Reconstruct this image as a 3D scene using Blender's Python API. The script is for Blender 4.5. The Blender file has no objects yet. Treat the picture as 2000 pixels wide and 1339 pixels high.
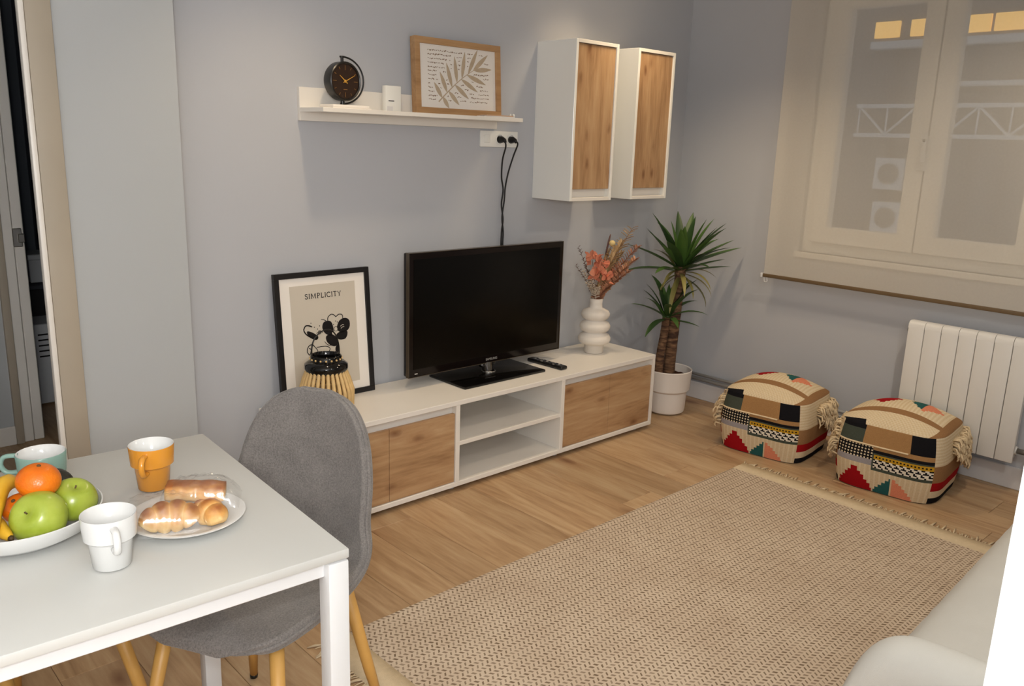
import bpy, bmesh, math, random
from mathutils import Vector, Matrix, noise
random.seed(7)
S = bpy.context.scene
COL = S.collection
PI = math.pi
R = math.radians

# ------------------------------------------------------------------ camera, world, lights, exposure
CAM = Vector((-4.1571, -3.0271, 1.4761))
yaw, pitch, roll = R(-43.1609), R(-13.5263), R(1.863)
fw = Vector((math.sin(-yaw)*math.cos(pitch), math.cos(-yaw)*math.cos(pitch), math.sin(pitch)))
r0 = Vector((math.cos(yaw), math.sin(yaw), 0)); u0 = r0.cross(fw)
rt = math.cos(roll)*r0 + math.sin(roll)*u0
up = -math.sin(roll)*r0 + math.cos(roll)*u0
cd = bpy.data.cameras.new('camera'); cd.sensor_width = 36; cd.lens = 1635.7225/2000*36
cd.clip_start = .05; cd.clip_end = 100
co = bpy.data.objects.new('camera', cd); COL.objects.link(co)
m = Matrix.Identity(4)
for i in range(3):
    m[i][0] = rt[i]; m[i][1] = up[i]; m[i][2] = -fw[i]; m[i][3] = CAM[i]
co.matrix_world = m
S.camera = co
S.view_settings.view_transform = 'Standard'; S.view_settings.look = 'None'
S.view_settings.gamma = 1; S.view_settings.use_curve_mapping = False
S.view_settings.exposure = 0.0

w = bpy.data.worlds.new('world'); S.world = w; w.use_nodes = True
w.node_tree.nodes['Background'].inputs[0].default_value = (.55, .62, .75, 1)
w.node_tree.nodes['Background'].inputs[1].default_value = .42

def spot(name, loc, watts, col, size=.045, angle=105, blend=.8):
    l = bpy.data.lights.new(name, 'SPOT'); l.energy = watts; l.color = col
    l.shadow_soft_size = size; l.spot_size = R(angle); l.spot_blend = blend
    o = bpy.data.objects.new(name, l); o.location = loc; COL.objects.link(o); return o
WARM = (1, .77, .50)
NEUT = (1, .985, .95)
spot('ceiling_downlight', (-2.58, -.60, 2.46), 25, WARM)
spot('ceiling_downlight', (-.77, -.57, 2.46), 28, WARM)
spot('ceiling_downlight', (-.98, -.42, 2.46), 14, WARM, .06, 100, .6)
spot('ceiling_downlight', (-.95, -2.1, 2.46), 38, (1, .84, .66), .05, 140, .7)
spot('ceiling_downlight', (-2.58, -3.3, 2.46), 42, (1, .97, .9), .06, 160, .6)  # wide neutral fill added to lift the wall brightness, no fitting known here
def lamp(name, loc, watts, col, size):
    l = bpy.data.lights.new(name, 'POINT'); l.energy = watts; l.color = col; l.shadow_soft_size = size
    o = bpy.data.objects.new(name, l); o.location = loc; COL.objects.link(o)
lamp('room_fill_light', (-4.5, -3.6, 1.65), 88, NEUT, .28)  # soft fill light added behind the camera to brighten the room, no fixture known
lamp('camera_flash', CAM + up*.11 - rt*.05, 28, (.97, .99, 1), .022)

# ------------------------------------------------------------------ helpers
def ob(name, data, parent=None, loc=(0, 0, 0), rot=(0, 0, 0)):
    o = bpy.data.objects.new(name, data); COL.objects.link(o)
    o.location = loc; o.rotation_euler = rot
    if parent: o.parent = parent
    return o
def tag(o, label=None, cat=None, group=None, kind=None):
    if label: o['label'] = label
    if cat: o['category'] = cat
    if group: o['group'] = group
    if kind: o['kind'] = kind
    return o
def thing(name, label, cat, loc=(0, 0, 0), rz=0, group=None):
    return tag(ob(name, None, None, loc, (0, 0, rz)), label, cat, group)
def mesh(name, bm, mats, smooth=False):
    bmesh.ops.recalc_face_normals(bm, faces=bm.faces[:])
    me = bpy.data.meshes.new(name); bm.to_mesh(me); bm.free()
    for mm in (mats if isinstance(mats, (list, tuple)) else [mats]): me.materials.append(mm)
    if smooth:
        me.polygons.foreach_set('use_smooth', [True]*len(me.polygons))
        if smooth is not True: me.set_sharp_from_angle(angle=R(smooth))
    return me
def part(name, bm, mat, parent=None, smooth=False, loc=(0, 0, 0), rot=(0, 0, 0), label=None, kind=None):
    return tag(ob(name, mesh(name, bm, mat, smooth), parent, loc, rot), label, None, None, kind)
def NB(): return bmesh.new()
def rbox(bm, lo, hi, b=0., seg=1, mi=0, mat=None):
    vs = []
    for x in (lo[0], hi[0]):
        for y in (lo[1], hi[1]):
            for z in (lo[2], hi[2]): vs.append(bm.verts.new((x, y, z)))
    q = [(0, 1, 3, 2), (4, 6, 7, 5), (0, 4, 5, 1), (2, 3, 7, 6), (0, 2, 6, 4), (1, 5, 7, 3)]
    fs = [bm.faces.new([vs[i] for i in f]) for f in q]
    for f in fs: f.material_index = mi
    if b > 0:
        es = list({e for f in fs for e in f.edges})
        r = bmesh.ops.bevel(bm, geom=es, offset=b, segments=seg, affect='EDGES', profile=.5)
        for f in r['faces']: f.material_index = mi
        vs = list({v for f in r['faces'] for v in f.verts} | {v for v in vs if v.is_valid})
    if mat is not None:
        bmesh.ops.transform(bm, matrix=mat, verts=[v for v in vs if v.is_valid])
    return bm
def box(lo, hi, b=0., seg=1): return rbox(NB(), lo, hi, b, seg)
def lathe(prof, n=32, bm=None, c=(0, 0, 0), mis=None):
    bm = bm or NB(); rings = []
    for (r, z) in prof:
        if r < 1e-6: rings.append([bm.verts.new((c[0], c[1], c[2]+z))])
        else: rings.append([bm.verts.new((c[0]+r*math.cos(2*PI*i/n), c[1]+r*math.sin(2*PI*i/n), c[2]+z)) for i in range(n)])
    for k in range(len(rings)-1):
        a, b = rings[k], rings[k+1]
        for i in range(n):
            j = (i+1) % n
            if len(a) == 1 and len(b) == 1: continue
            if len(a) == 1: f = bm.faces.new((a[0], b[i], b[j]))
            elif len(b) == 1: f = bm.faces.new((a[i], b[0], a[j]))
            else: f = bm.faces.new((a[i], b[i], b[j], a[j]))
            if mis: f.material_index = mis[k]
    return bm
def tube(pts, rad, n=8, bm=None, cap=True, closed=False, flat=1.0):
    bm = bm or NB(); P = [Vector(p) for p in pts]; N = len(P)
    rad = rad if isinstance(rad, (list, tuple)) else [rad]*N
    def tan(i):
        if closed: return (P[(i+1) % N]-P[i-1]).normalized()
        return (P[min(i+1, N-1)]-P[max(i-1, 0)]).normalized()
    t = tan(0); ref = Vector((0, 0, 1)) if abs(t.z) < .9 else Vector((1, 0, 0))
    nrm = (ref - t*ref.dot(t)).normalized(); rings = []
    for i in range(N):
        t = tan(i); nrm = (nrm - t*nrm.dot(t)).normalized(); bn = t.cross(nrm)
        rings.append([bm.verts.new(P[i] + rad[i]*(math.cos(2*PI*k/n)*nrm*flat + math.sin(2*PI*k/n)*bn)) for k in range(n)])
    for i in range(N if closed else N-1):
        a, b = rings[i], rings[(i+1) % N]
        for k in range(n): bm.faces.new((a[k], a[(k+1) % n], b[(k+1) % n], b[k]))
    if cap and not closed:
        bm.faces.new(rings[0]); bm.faces.new(rings[-1])
    return bm
def cyl(p0, p1, r0_, r1_=None, n=16, bm=None): return tube([p0, p1], [r0_, r0_ if r1_ is None else r1_], n, bm)
def ball(c, r, bm=None, u=16, v=10, sc=(1, 1, 1)):
    bm = bm or NB()
    prof = [(r*math.sin(PI*i/v), -r*math.cos(PI*i/v)) for i in range(v+1)]
    s = len(bm.verts); lathe(prof, u, bm); bm.verts.ensure_lookup_table()
    for vtx in bm.verts[s:]: vtx.co = Vector((vtx.co.x*sc[0]+c[0], vtx.co.y*sc[1]+c[1], vtx.co.z*sc[2]+c[2]))
    return bm
def ribbon(bm, pts, wd, y=0., th=.0006):
    """flat printed stroke in the local XZ plane"""
    P = [Vector((p[0], p[1])) for p in pts]; L = []; Q = []
    for i in range(len(P)):
        t = (P[min(i+1, len(P)-1)]-P[max(i-1, 0)]).normalized(); nn = Vector((-t.y, t.x))
        ww = wd if not isinstance(wd, (list, tuple)) else wd[i]
        L.append(bm.verts.new((P[i].x+nn.x*ww/2, y, P[i].y+nn.y*ww/2))); Q.append(bm.verts.new((P[i].x-nn.x*ww/2, y, P[i].y-nn.y*ww/2)))
    for i in range(len(P)-1): bm.faces.new((L[i], L[i+1], Q[i+1], Q[i]))
def poly(bm, pts, y=0.):
    bm.faces.new([bm.verts.new((p[0], y, p[1])) for p in pts])
def smoothpts(pts, k=6, closed=False):
    out = []; n = len(pts)
    g = (lambda i: pts[i % n]) if closed else (lambda i: pts[max(0, min(n-1, i))])
    for i in range(n if closed else n-1):
        p0, p1, p2, p3 = (Vector(g(i-1)), Vector(g(i)), Vector(g(i+1)), Vector(g(i+2)))
        for j in range(k):
            t = j/k
            out.append(.5*((2*p1)+(-p0+p2)*t+(2*p0-5*p1+4*p2-p3)*t*t+(-p0+3*p1-3*p2+p3)*t**3))
    if not closed: out.append(Vector(pts[-1]))
    return out
def subd(o, lv=1):
    md = o.modifiers.new('subdivision', 'SUBSURF'); md.levels = lv; md.render_levels = lv
    for p in o.data.polygons: p.use_smooth = True
    return o

# ------------------------------------------------------------------ materials
def srgb(r, g, b):
    f = lambda c: c/12.92 if c <= .04045 else ((c+.055)/1.055)**2.4
    return (f(r/255), f(g/255), f(b/255), 1)
class NT:
    def __init__(s, name):
        s.m = bpy.data.materials.new(name); s.m.use_nodes = True; s.t = s.m.node_tree
        s.b = s.t.nodes['Principled BSDF']; s.out = s.t.nodes['Material Output']
    def n(s, typ, **kw):
        x = s.t.nodes.new('ShaderNode'+typ)
        for k, v in kw.items():
            if k.startswith('i_'):
                kk = k[2:]; x.inputs[int(kk) if kk.isdigit() else kk].default_value = v
            else: setattr(x, k, v)
        return x
    def l(s, a, b): s.t.links.new(a, b)
    def math(s, op, a, b=None, c=None, clamp=False):
        x = s.n('Math', operation=op, use_clamp=clamp)
        for i, v in enumerate((a, b, c)):
            if v is None: continue
            if hasattr(v, 'default_value'): s.l(v, x.inputs[i])
            else: x.inputs[i].default_value = v
        return x.outputs[0]
    def ramp(s, fac, stops):
        x = s.n('ValToRGB'); e = x.color_ramp.elements
        e[0].position, e[0].color = stops[0]; e[1].position, e[1].color = stops[-1]
        for p, c in stops[1:-1]:
            k = e.new(p); k.color = c
        s.l(fac, x.inputs[0]); return x.outputs[0]
    def mix(s, fac, a, b, typ='MIX'):
        x = s.n('MixRGB', blend_type=typ)
        for i, v in enumerate((fac, a, b)):
            if hasattr(v, 'default_value'): s.l(v, x.inputs[i])
            else: x.inputs[i].default_value = v
        return x.outputs[0]
    def bump(s, h, strength=.3, dist=.002):
        x = s.n('Bump', i_Strength=strength, i_Distance=dist); s.l(h, x.inputs['Height']); s.l(x.outputs[0], s.b.inputs['Normal'])
    def P(s, **kw):
        for k, v in kw.items(): s.b.inputs[k.replace('_', ' ')].default_value = v
        return s
def plain(name, col, rough=.5, spec=.5, var=.04, scale=6., bump=0., bscale=300., metal=0., coat=0.):
    t = NT(name); t.P(Roughness=rough, Metallic=metal); t.b.inputs['Specular IOR Level'].default_value = spec
    if coat: t.b.inputs['Coat Weight'].default_value = coat; t.b.inputs['Coat Roughness'].default_value = .05
    tc = t.n('TexCoord'); nz = t.n('TexNoise', i_Scale=scale, i_Detail=4.); t.l(tc.outputs['Object'], nz.inputs['Vector'])
    c2 = tuple(min(1, x*(1-var)) for x in col[:3])+(1,); c1 = tuple(min(1, x*(1+var)) for x in col[:3])+(1,)
    t.l(t.ramp(nz.outputs['Fac'], [(.3, c2), (.7, c1)]), t.b.inputs['Base Color'])
    if bump:
        n2 = t.n('TexNoise', i_Scale=bscale, i_Detail=3.); t.l(tc.outputs['Object'], n2.inputs['Vector']); t.bump(n2.outputs['Fac'], bump)
    return t.m
M = {}
M['wall'] = plain('grey wall paint', srgb(190, 192, 197), .75, .25, .015, 1.5, .08, 220)
M['wall_panel'] = plain('pale wall panel', srgb(184, 187, 188), .6, .3, .012, 1.2, .05, 160)
M['ceiling'] = plain('white ceiling paint', srgb(235, 233, 228), .85, .2, .01)
M['white'] = plain('white laminate', srgb(236, 231, 223), .38, .45, .012, 8)
M['white_gloss'] = plain('white gloss laminate', srgb(241, 240, 234), .18, .5, .01, 3)
M['table_white'] = plain('white table lacquer', srgb(203, 203, 199), .32, .45, .01, 5)
M['metal_white'] = plain('white powder coat', srgb(222, 223, 224), .35, .5, .01, 5)
M['inner_white'] = plain('white board inside', srgb(226, 222, 212), .5, .4, .015, 8)
M['radiator'] = plain('white radiator enamel', srgb(232, 230, 225), .4, .5, .01, 8)
M['base_white'] = plain('white baseboard', srgb(220, 218, 218), .45, .4, .02, 5)
M['pipe'] = plain('grey pipe paint', srgb(165, 163, 160), .5, .4, .03)
M['black'] = plain('black plastic', srgb(18, 17, 17), .35, .5, .1)
M['black_wood'] = plain('black painted wood', srgb(26, 24, 25), .45, .4, .08, 20)
M['gloss_black'] = plain('black gloss', srgb(10, 9, 9), .06, .5, .05)
M['tv_screen'] = plain('dark television glass', srgb(9, 8, 7), .16, .16, .02)
M['brown_black'] = plain('dark brown bezel', srgb(20, 13, 11), .2, .22, .05)
M['ceramic'] = plain('white glazed ceramic', srgb(222, 222, 220), .12, .5, .01)
M['matte_ceramic'] = plain('matte white ceramic', srgb(228, 220, 210), .65, .3, .02, 12, .05, 150)
M['pot'] = plain('white pot plastic', srgb(236, 228, 220), .45, .4, .015)
M['orange_glaze'] = plain('orange glaze', srgb(216, 146, 52), .14, .5, .03)
M['teal_glaze'] = plain('teal glaze', srgb(140, 172, 160), .2, .5, .03)
M['soil'] = plain('dark soil', srgb(70, 42, 28), .9, .1, .35, 60, .6, 90)
M['chrome'] = plain('polished steel', (.7, .7, .7, 1), .15, .5, .02, metal=1.)
M['steel'] = plain('brushed steel', (.45, .43, .4, 1), .35, .5, .05, metal=1.)
M['beech'] = plain('pale beech veneer', srgb(176, 165, 148), .5, .35, .05, 3)
M['paper'] = plain('white paper', srgb(242, 236, 228), .8, .2, .01)
M['print_beige'] = plain('beige printed paper', srgb(208, 199, 184), .8, .2, .015)
M['ink'] = plain('black ink', srgb(28, 24, 24), .7, .2, .05)
M['ink_brown'] = plain('brown ink', srgb(150, 126, 104), .8, .2, .08)
M['leaf_print'] = plain('taupe leaf print', srgb(196, 176, 150), .8, .2, .08, 40)
M['gold'] = plain('gilt clock hands', srgb(200, 150, 60), .35, .5, .03)
M['dial'] = plain('dark brown dial', srgb(48, 32, 22), .4, .4, .06)
M['bamboo'] = plain('bamboo', srgb(222, 188, 130), .5, .4, .12, 25)
M['sofa'] = plain('white sofa cotton', srgb(214, 212, 205), .9, .1, .02, 10, .25, 500)
M['near_white'] = plain('white lacquered side', srgb(244, 245, 246), .4, .4, .005)
M['cream_yarn'] = plain('cream yarn', srgb(222, 200, 164), .95, .05, .08, 60, .4, 200)
M['rug_band'] = plain('cream cotton band', srgb(212, 192, 160), .95, .05, .05, 60, .5, 400)
M['sash'] = plain('white window frame', srgb(240, 238, 232), .4, .4, .01)
M['cable'] = plain('black cable', srgb(20, 18, 18), .5, .4, .05)
M['legwood'] = plain('golden oak leg', srgb(204, 156, 84), .42, .4, .07, 14)
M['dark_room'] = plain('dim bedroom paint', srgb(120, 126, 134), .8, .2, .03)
M['carton'] = plain('white carton', srgb(200, 202, 204), .7, .2, .03)
M['maroon'] = plain('maroon cloth', srgb(88, 30, 34), .9, .1, .1)
M['bar'] = plain('bronze blind bar', srgb(112, 92, 66), .4, .4, .04)
M['facade'] = plain('grey facade render', srgb(138, 135, 131), .9, .1, .08, .6)
M['ext_white'] = plain('white painted steel', srgb(235, 235, 230), .6, .3, .02)
def emit(name, col, st):
    t = NT(name); t.P(Roughness=.6); t.b.inputs['Base Color'].default_value = col
    t.b.inputs['Emission Color'].default_value = col; t.b.inputs['Emission Strength'].default_value = st; return t.m
M['lit'] = emit('lit amber window', srgb(255, 200, 104), .95)

def oak(name, axis, c=((150, 108, 68), (186, 142, 94), (204, 163, 114)), knots=True, kscale=5.2, kgate=.35, seed=0., rnd=False, gloss=.45):
    t = NT(name); t.P(Roughness=gloss); t.b.inputs['Specular IOR Level'].default_value = .35
    tc = t.n('TexCoord'); vec = tc.outputs['Object']
    if rnd:
        oi = t.n('ObjectInfo'); ad = t.n('VectorMath', operation='ADD'); sc = t.n('VectorMath', operation='SCALE', i_Scale=37.)
        cx = t.n('CombineXYZ'); t.l(oi.outputs['Random'], cx.inputs[0]); t.l(oi.outputs['Random'], cx.inputs[2]); t.l(oi.outputs['Random'], cx.inputs[1])
        t.l(cx.outputs[0], sc.inputs[0]); t.l(vec, ad.inputs[0]); t.l(sc.outputs[0], ad.inputs[1]); vec = ad.outputs[0]
    mp = t.n('Mapping'); s = [9., 9., 9.]; s[axis] = .9; mp.inputs['Scale'].default_value = s; mp.inputs['Location'].default_value = (seed, seed*.7, seed*1.3)
    t.l(vec, mp.inputs['Vector'])
    n1 = t.n('TexNoise', i_Scale=1.3, i_Detail=5., i_Roughness=.62, i_Distortion=1.1); t.l(mp.outputs[0], n1.inputs['Vector'])
    n2 = t.n('TexNoise', i_Scale=9., i_Detail=3.); t.l(mp.outputs[0], n2.inputs['Vector'])
    f = t.math('ADD', t.math('MULTIPLY', n1.outputs['Fac'], .75), t.math('MULTIPLY', n2.outputs['Fac'], .25))
    col = t.ramp(f, [(.33, srgb(*c[0])), (.5, srgb(*c[1])), (.66, srgb(*c[2]))])
    if knots:
        sx3 = t.n('SeparateXYZ'); wn = t.n('TexNoise', i_Scale=9., i_Detail=2.); t.l(vec, wn.inputs['Vector'])
        av = t.n('VectorMath', operation='SCALE', i_Scale=.03); t.l(wn.outputs['Color'], av.inputs[0])
        a2 = t.n('VectorMath', operation='ADD'); t.l(vec, a2.inputs[0]); t.l(av.outputs[0], a2.inputs[1]); t.l(a2.outputs[0], sx3.inputs[0])
        c2 = t.n('CombineXYZ'); long_ = kscale*.5
        if axis == 1: t.l(t.math('MULTIPLY_ADD', sx3.outputs[0], kscale, seed), c2.inputs[0]); t.l(t.math('MULTIPLY_ADD', sx3.outputs[1], long_, seed), c2.inputs[1])
        elif axis == 2: t.l(t.math('MULTIPLY_ADD', sx3.outputs[0], kscale, seed), c2.inputs[0]); t.l(t.math('MULTIPLY_ADD', sx3.outputs[2], long_, seed), c2.inputs[1])
        else: t.l(t.math('MULTIPLY_ADD', sx3.outputs[0], long_, seed), c2.inputs[0]); t.l(t.math('MULTIPLY_ADD', sx3.outputs[2], kscale, seed), c2.inputs[1])
        vo = t.n('TexVoronoi', voronoi_dimensions='2D', i_Scale=1.); t.l(c2.outputs[0], vo.inputs['Vector'])
        gs = t.n('SeparateColor'); t.l(vo.outputs['Color'], gs.inputs[0]); gate = t.math('MULTIPLY', t.math('GREATER_THAN', gs.outputs[0], kgate), t.math('MULTIPLY_ADD', gs.outputs[1], .6, .4))
        kf = t.math('SUBTRACT', 1., t.math('DIVIDE', vo.outputs['Distance'], .13, clamp=True), clamp=True)
        col = t.mix(t.math('MULTIPLY', t.math('MULTIPLY', t.math('POWER', kf, .8), .85), gate), col, srgb(80, 44, 24))
        hf = t.math('SUBTRACT', 1., t.math('DIVIDE', vo.outputs['Distance'], .34, clamp=True), clamp=True)
        col = t.mix(t.math('MULTIPLY', t.math('MULTIPLY', hf, .45), gate), col, srgb(140, 92, 58))
    if rnd:
        hv = t.n('HueSaturation'); t.l(col, hv.inputs['Color']); t.l(t.math('MULTIPLY_ADD', oi.outputs['Random'], .22, .89), hv.inputs['Value']); col = hv.outputs[0]
    t.l(col, t.b.inputs['Base Color']); t.bump(n2.outputs['Fac'], .06, .001)
    return t.m
OAKC = ((146, 110, 77), (182, 145, 106), (197, 164, 126))
M['oak_v'] = oak('knotty oak upright grain', 2, OAKC, seed=1.7, kscale=8.6)
M['oak_v2'] = oak('knotty oak upright grain second', 2, OAKC, seed=6.1, kscale=8.6)
M['oak_h'] = oak('knotty oak level grain', 0, OAKC, seed=3.3, kscale=7.2)
M['oak_frame'] = oak('light oak frame', 0, ((158, 118, 78), (180, 140, 98), (196, 158, 116)), False)
M['floor'] = oak('oak laminate plank', 1, ((152, 119, 85), (181, 149, 113), (196, 168, 132)), True, 4.2, .62, 2.2, True, .42)

def fabric_grey():
    t = NT('grey melange upholstery'); t.P(Roughness=.95); t.b.inputs['Specular IOR Level'].default_value = .1
    tc = t.n('TexCoord'); n = t.n('TexNoise', i_Scale=260., i_Detail=3., i_Roughness=.8); t.l(tc.outputs['Object'], n.inputs['Vector'])
    n2 = t.n('TexNoise', i_Scale=14., i_Detail=2.); t.l(tc.outputs['Object'], n2.inputs['Vector'])
    f = t.math('MULTIPLY_ADD', n2.outputs['Fac'], .25, t.math('MULTIPLY', n.outputs['Fac'], .8))
    t.l(t.ramp(f, [(.35, srgb(98, 94, 92)), (.68, srgb(139, 134, 130))]), t.b.inputs['Base Color']); t.bump(n.outputs['Fac'], .35, .002)
    t.b.inputs['Sheen Weight'].default_value = .25
    return t.m
M['grey'] = fabric_grey()
M['grey_dark'] = plain('dark grey upholstery', srgb(74, 76, 82), .95, .1, .1, 200, .3, 300)

def rug_mat():
    t = NT('flat woven beige rug'); t.P(Roughness=.95); t.b.inputs['Specular IOR Level'].default_value = .08
    tc = t.n('TexCoord'); sp = t.n('SeparateXYZ'); t.l(tc.outputs['Object'], sp.inputs[0])
    nz = t.n('TexNoise', i_Scale=45., i_Detail=2.); t.l(tc.outputs['Object'], nz.inputs['Vector'])
    x = t.math('MULTIPLY_ADD', nz.outputs['Fac'], .004, sp.outputs[0]); y = sp.outputs[1]
    h = .0165; p_ = .0185
    row = t.math('FLOOR', t.math('DIVIDE', y, h)); par = t.math('MODULO', t.math('ABSOLUTE', row), 2.)
    yy = t.math('FRACT', t.math('DIVIDE', y, h))
    sl = t.math('MULTIPLY', t.math('SUBTRACT', t.math('MULTIPLY', par, 2.), 1.), t.math('MULTIPLY', yy, .0095))
    u = t.math('FRACT', t.math('DIVIDE', t.math('ADD', x, sl), p_))
    d = t.math('ABSOLUTE', t.math('SUBTRACT', u, .5)); e = t.math('ABSOLUTE', t.math('SUBTRACT', yy, .5))
    wd = t.math('MULTIPLY_ADD', par, .07, .16)
    inside = t.math('MULTIPLY', t.math('LESS_THAN', d, wd), t.math('LESS_THAN', e, .36))
    big = t.n('TexNoise', i_Scale=5., i_Detail=3.); t.l(tc.outputs['Object'], big.inputs['Vector'])
    fine = t.n('TexWhiteNoise', noise_dimensions='2D'); cc = t.n('CombineXYZ'); t.l(row, cc.inputs[0])
    t.l(t.math('FLOOR', t.math('DIVIDE', t.math('ADD', x, sl), p_)), cc.inputs[1]); t.l(cc.outputs[0], fine.inputs['Vector'])
    fl = t.math('MULTIPLY', inside, t.math('MULTIPLY_ADD', fine.outputs['Value'], .4, .62))
    base = t.ramp(big.outputs['Fac'], [(.3, srgb(196, 176, 154)), (.7, srgb(208, 190, 168))])
    t.l(t.mix(fl, base, srgb(122, 103, 84)), t.b.inputs['Base Color'])
    ht = t.math('SUBTRACT', 1., inside); t.bump(ht, .6, .003)
    return t.m
M['rug'] = rug_mat()

def blind_mat():
    t = NT('sheer screen fabric'); nt = t.t
    tr = t.n('BsdfTransparent'); tr.inputs[0].default_value = (1, 1, 1, 1)
    di = t.n('BsdfDiffuse'); di.inputs[0].default_value = srgb(238, 231, 217)
    tl = t.n('BsdfTranslucent'); tl.inputs[0].default_value = srgb(238, 231, 217)
    m1 = t.n('MixShader'); m1.inputs[0].default_value = .30; t.l(di.outputs[0], m1.inputs[1]); t.l(tl.outputs[0], m1.inputs[2])
    m2 = t.n('MixShader')
    tc = t.n('TexCoord'); wv = t.n('TexNoise', i_Scale=90., i_Detail=2.); t.l(tc.outputs['Object'], wv.inputs['Vector'])
    t.l(t.math('MULTIPLY_ADD', wv.outputs['Fac'], .05, .36), m2.inputs[0])
    t.l(m1.outputs[0], m2.inputs[1]); t.l(tr.outputs[0], m2.inputs[2]); t.l(m2.outputs[0], t.out.inputs[0])
    nt.nodes.remove(t.b); return t.m
M['blind'] = blind_mat()
def glass_mat(name, tint=(1, 1, 1, 1), gl=.08, rough=.02):
    t = NT(name); tr = t.n('BsdfTransparent'); tr.inputs[0].default_value = tint
    g = t.n('BsdfGlossy'); g.inputs['Roughness'].default_value = rough
    fr = t.n('LayerWeight', i_Blend=.5); mx = t.n('MixShader'); t.l(t.math('MULTIPLY_ADD', t.math('POWER', fr.outputs['Facing'], 5.), .6, gl), mx.inputs[0])
    t.l(tr.outputs[0], mx.inputs[1]); t.l(g.outputs[0], mx.inputs[2]); t.l(mx.outputs[0], t.out.inputs[0]); t.t.nodes.remove(t.b); return t.m
M['glass'] = glass_mat('window glass', (1, 1, 1, 1), .03)
def film_mat():
    t = NT('clear plastic film'); tr = t.n('BsdfTransparent'); tr.inputs[0].default_value = (.97, .97, .97, 1)
    g = t.n('BsdfGlossy'); g.inputs['Roughness'].default_value = .12; d = t.n('BsdfDiffuse'); d.inputs[0].default_value = (.8, .78, .76, 1)
    m1 = t.n('MixShader'); m1.inputs[0].default_value = .22; t.l(g.outputs[0], m1.inputs[1]); t.l(d.outputs[0], m1.inputs[2])
    m2 = t.n('MixShader'); m2.inputs[0].default_value = .10; t.l(tr.outputs[0], m2.inputs[1]); t.l(m1.outputs[0], m2.inputs[2])
    t.l(m2.outputs[0], t.out.inputs[0]); t.t.nodes.remove(t.b); return t.m
M['film'] = film_mat()
def attr_mat(name, rough=.95, bump=.4):
    t = NT(name); t.P(Roughness=rough); t.b.inputs['Specular IOR Level'].default_value = .08
    a = t.n('VertexColor', layer_name='weave'); tc = t.n('TexCoord'); n = t.n('TexNoise', i_Scale=220., i_Detail=2.); t.l(tc.outputs['Object'], n.inputs['Vector'])
    hv = t.n('HueSaturation'); t.l(a.outputs['Color'], hv.inputs['Color']); t.l(t.math('MULTIPLY_ADD', n.outputs['Fac'], .35, .82), hv.inputs['Value'])
    t.l(hv.outputs[0], t.b.inputs['Base Color']); t.bump(n.outputs['Fac'], bump, .002); return t.m
M['pouf'] = attr_mat('kilim patchwork weave')
def grad_leaf(name, a, b, rough=.45):
    t = NT(name); t.P(Roughness=rough); tc = t.n('TexCoord'); n = t.n('TexNoise', i_Scale=5., i_Detail=3.); t.l(tc.outputs['Object'], n.inputs['Vector'])
    oi = t.n('ObjectInfo'); f = t.math('MULTIPLY_ADD', oi.outputs['Random'], .5, t.math('MULTIPLY', n.outputs['Fac'], .5))
    t.l(t.ramp(f, [(.2, a), (.8, b)]), t.b.inputs['Base Color']); return t.m
M['yucca'] = grad_leaf('yucca leaf green', srgb(34, 62, 30), srgb(86, 122, 52))
M['yucca_old'] = grad_leaf('yucca leaf ageing', srgb(70, 76, 40), srgb(150, 140, 80))
def bark_mat():
    t = NT('ringed yucca bark'); t.P(Roughness=.9); tc = t.n('TexCoord')
    mp = t.n('Mapping'); mp.inputs['Scale'].default_value = (18, 18, 75); t.l(tc.outputs['Object'], mp.inputs['Vector'])
    n = t.n('TexNoise', i_Scale=1., i_Detail=4., i_Distortion=.4); t.l(mp.outputs[0], n.inputs['Vector'])
    t.l(t.ramp(n.outputs['Fac'], [(.35, srgb(66, 44, 32)), (.55, srgb(112, 82, 58)), (.7, srgb(142, 108, 78))]), t.b.inputs['Base Color']); t.bump(n.outputs['Fac'], .9, .006); return t.m
M['bark'] = bark_mat()
def fruit_mat(name, a, b, rough=.25, scale=3., bump=.0, bs=200.):
    t = NT(name); t.P(Roughness=rough); tc = t.n('TexCoord'); n = t.n('TexNoise', i_Scale=scale*8, i_Detail=4.); t.l(tc.outputs['Object'], n.inputs['Vector'])
    t.l(t.ramp(n.outputs['Fac'], [(.3, a), (.7, b)]), t.b.inputs['Base Color'])
    t.b.inputs['Subsurface Weight'].default_value = .08; t.b.inputs['Subsurface Radius'].default_value = (.01, .008, .003)
    if bump:
        v = t.n('TexVoronoi', i_Scale=bs); t.l(tc.outputs['Object'], v.inputs['Vector']); t.bump(v.outputs['Distance'], bump, .001)
    return t.m
M['apple'] = fruit_mat('green apple skin', srgb(142, 160, 42), srgb(174, 186, 80), .24)
M['mandarin'] = fruit_mat('mandarin peel', srgb(222, 104, 10), srgb(236, 126, 20), .32, 3, .35, 260)
M['banana'] = fruit_mat('banana peel', srgb(196, 144, 20), srgb(226, 178, 48), .45, 2)
M['banana_tip'] = plain('brown banana tip', srgb(70, 50, 22), .7)
M['avocado'] = plain('dark avocado skin', srgb(44, 42, 30), .5, .4, .3, 40, .6, 160)
M['stemwood'] = plain('fruit stem', srgb(86, 66, 36), .8)
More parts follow.
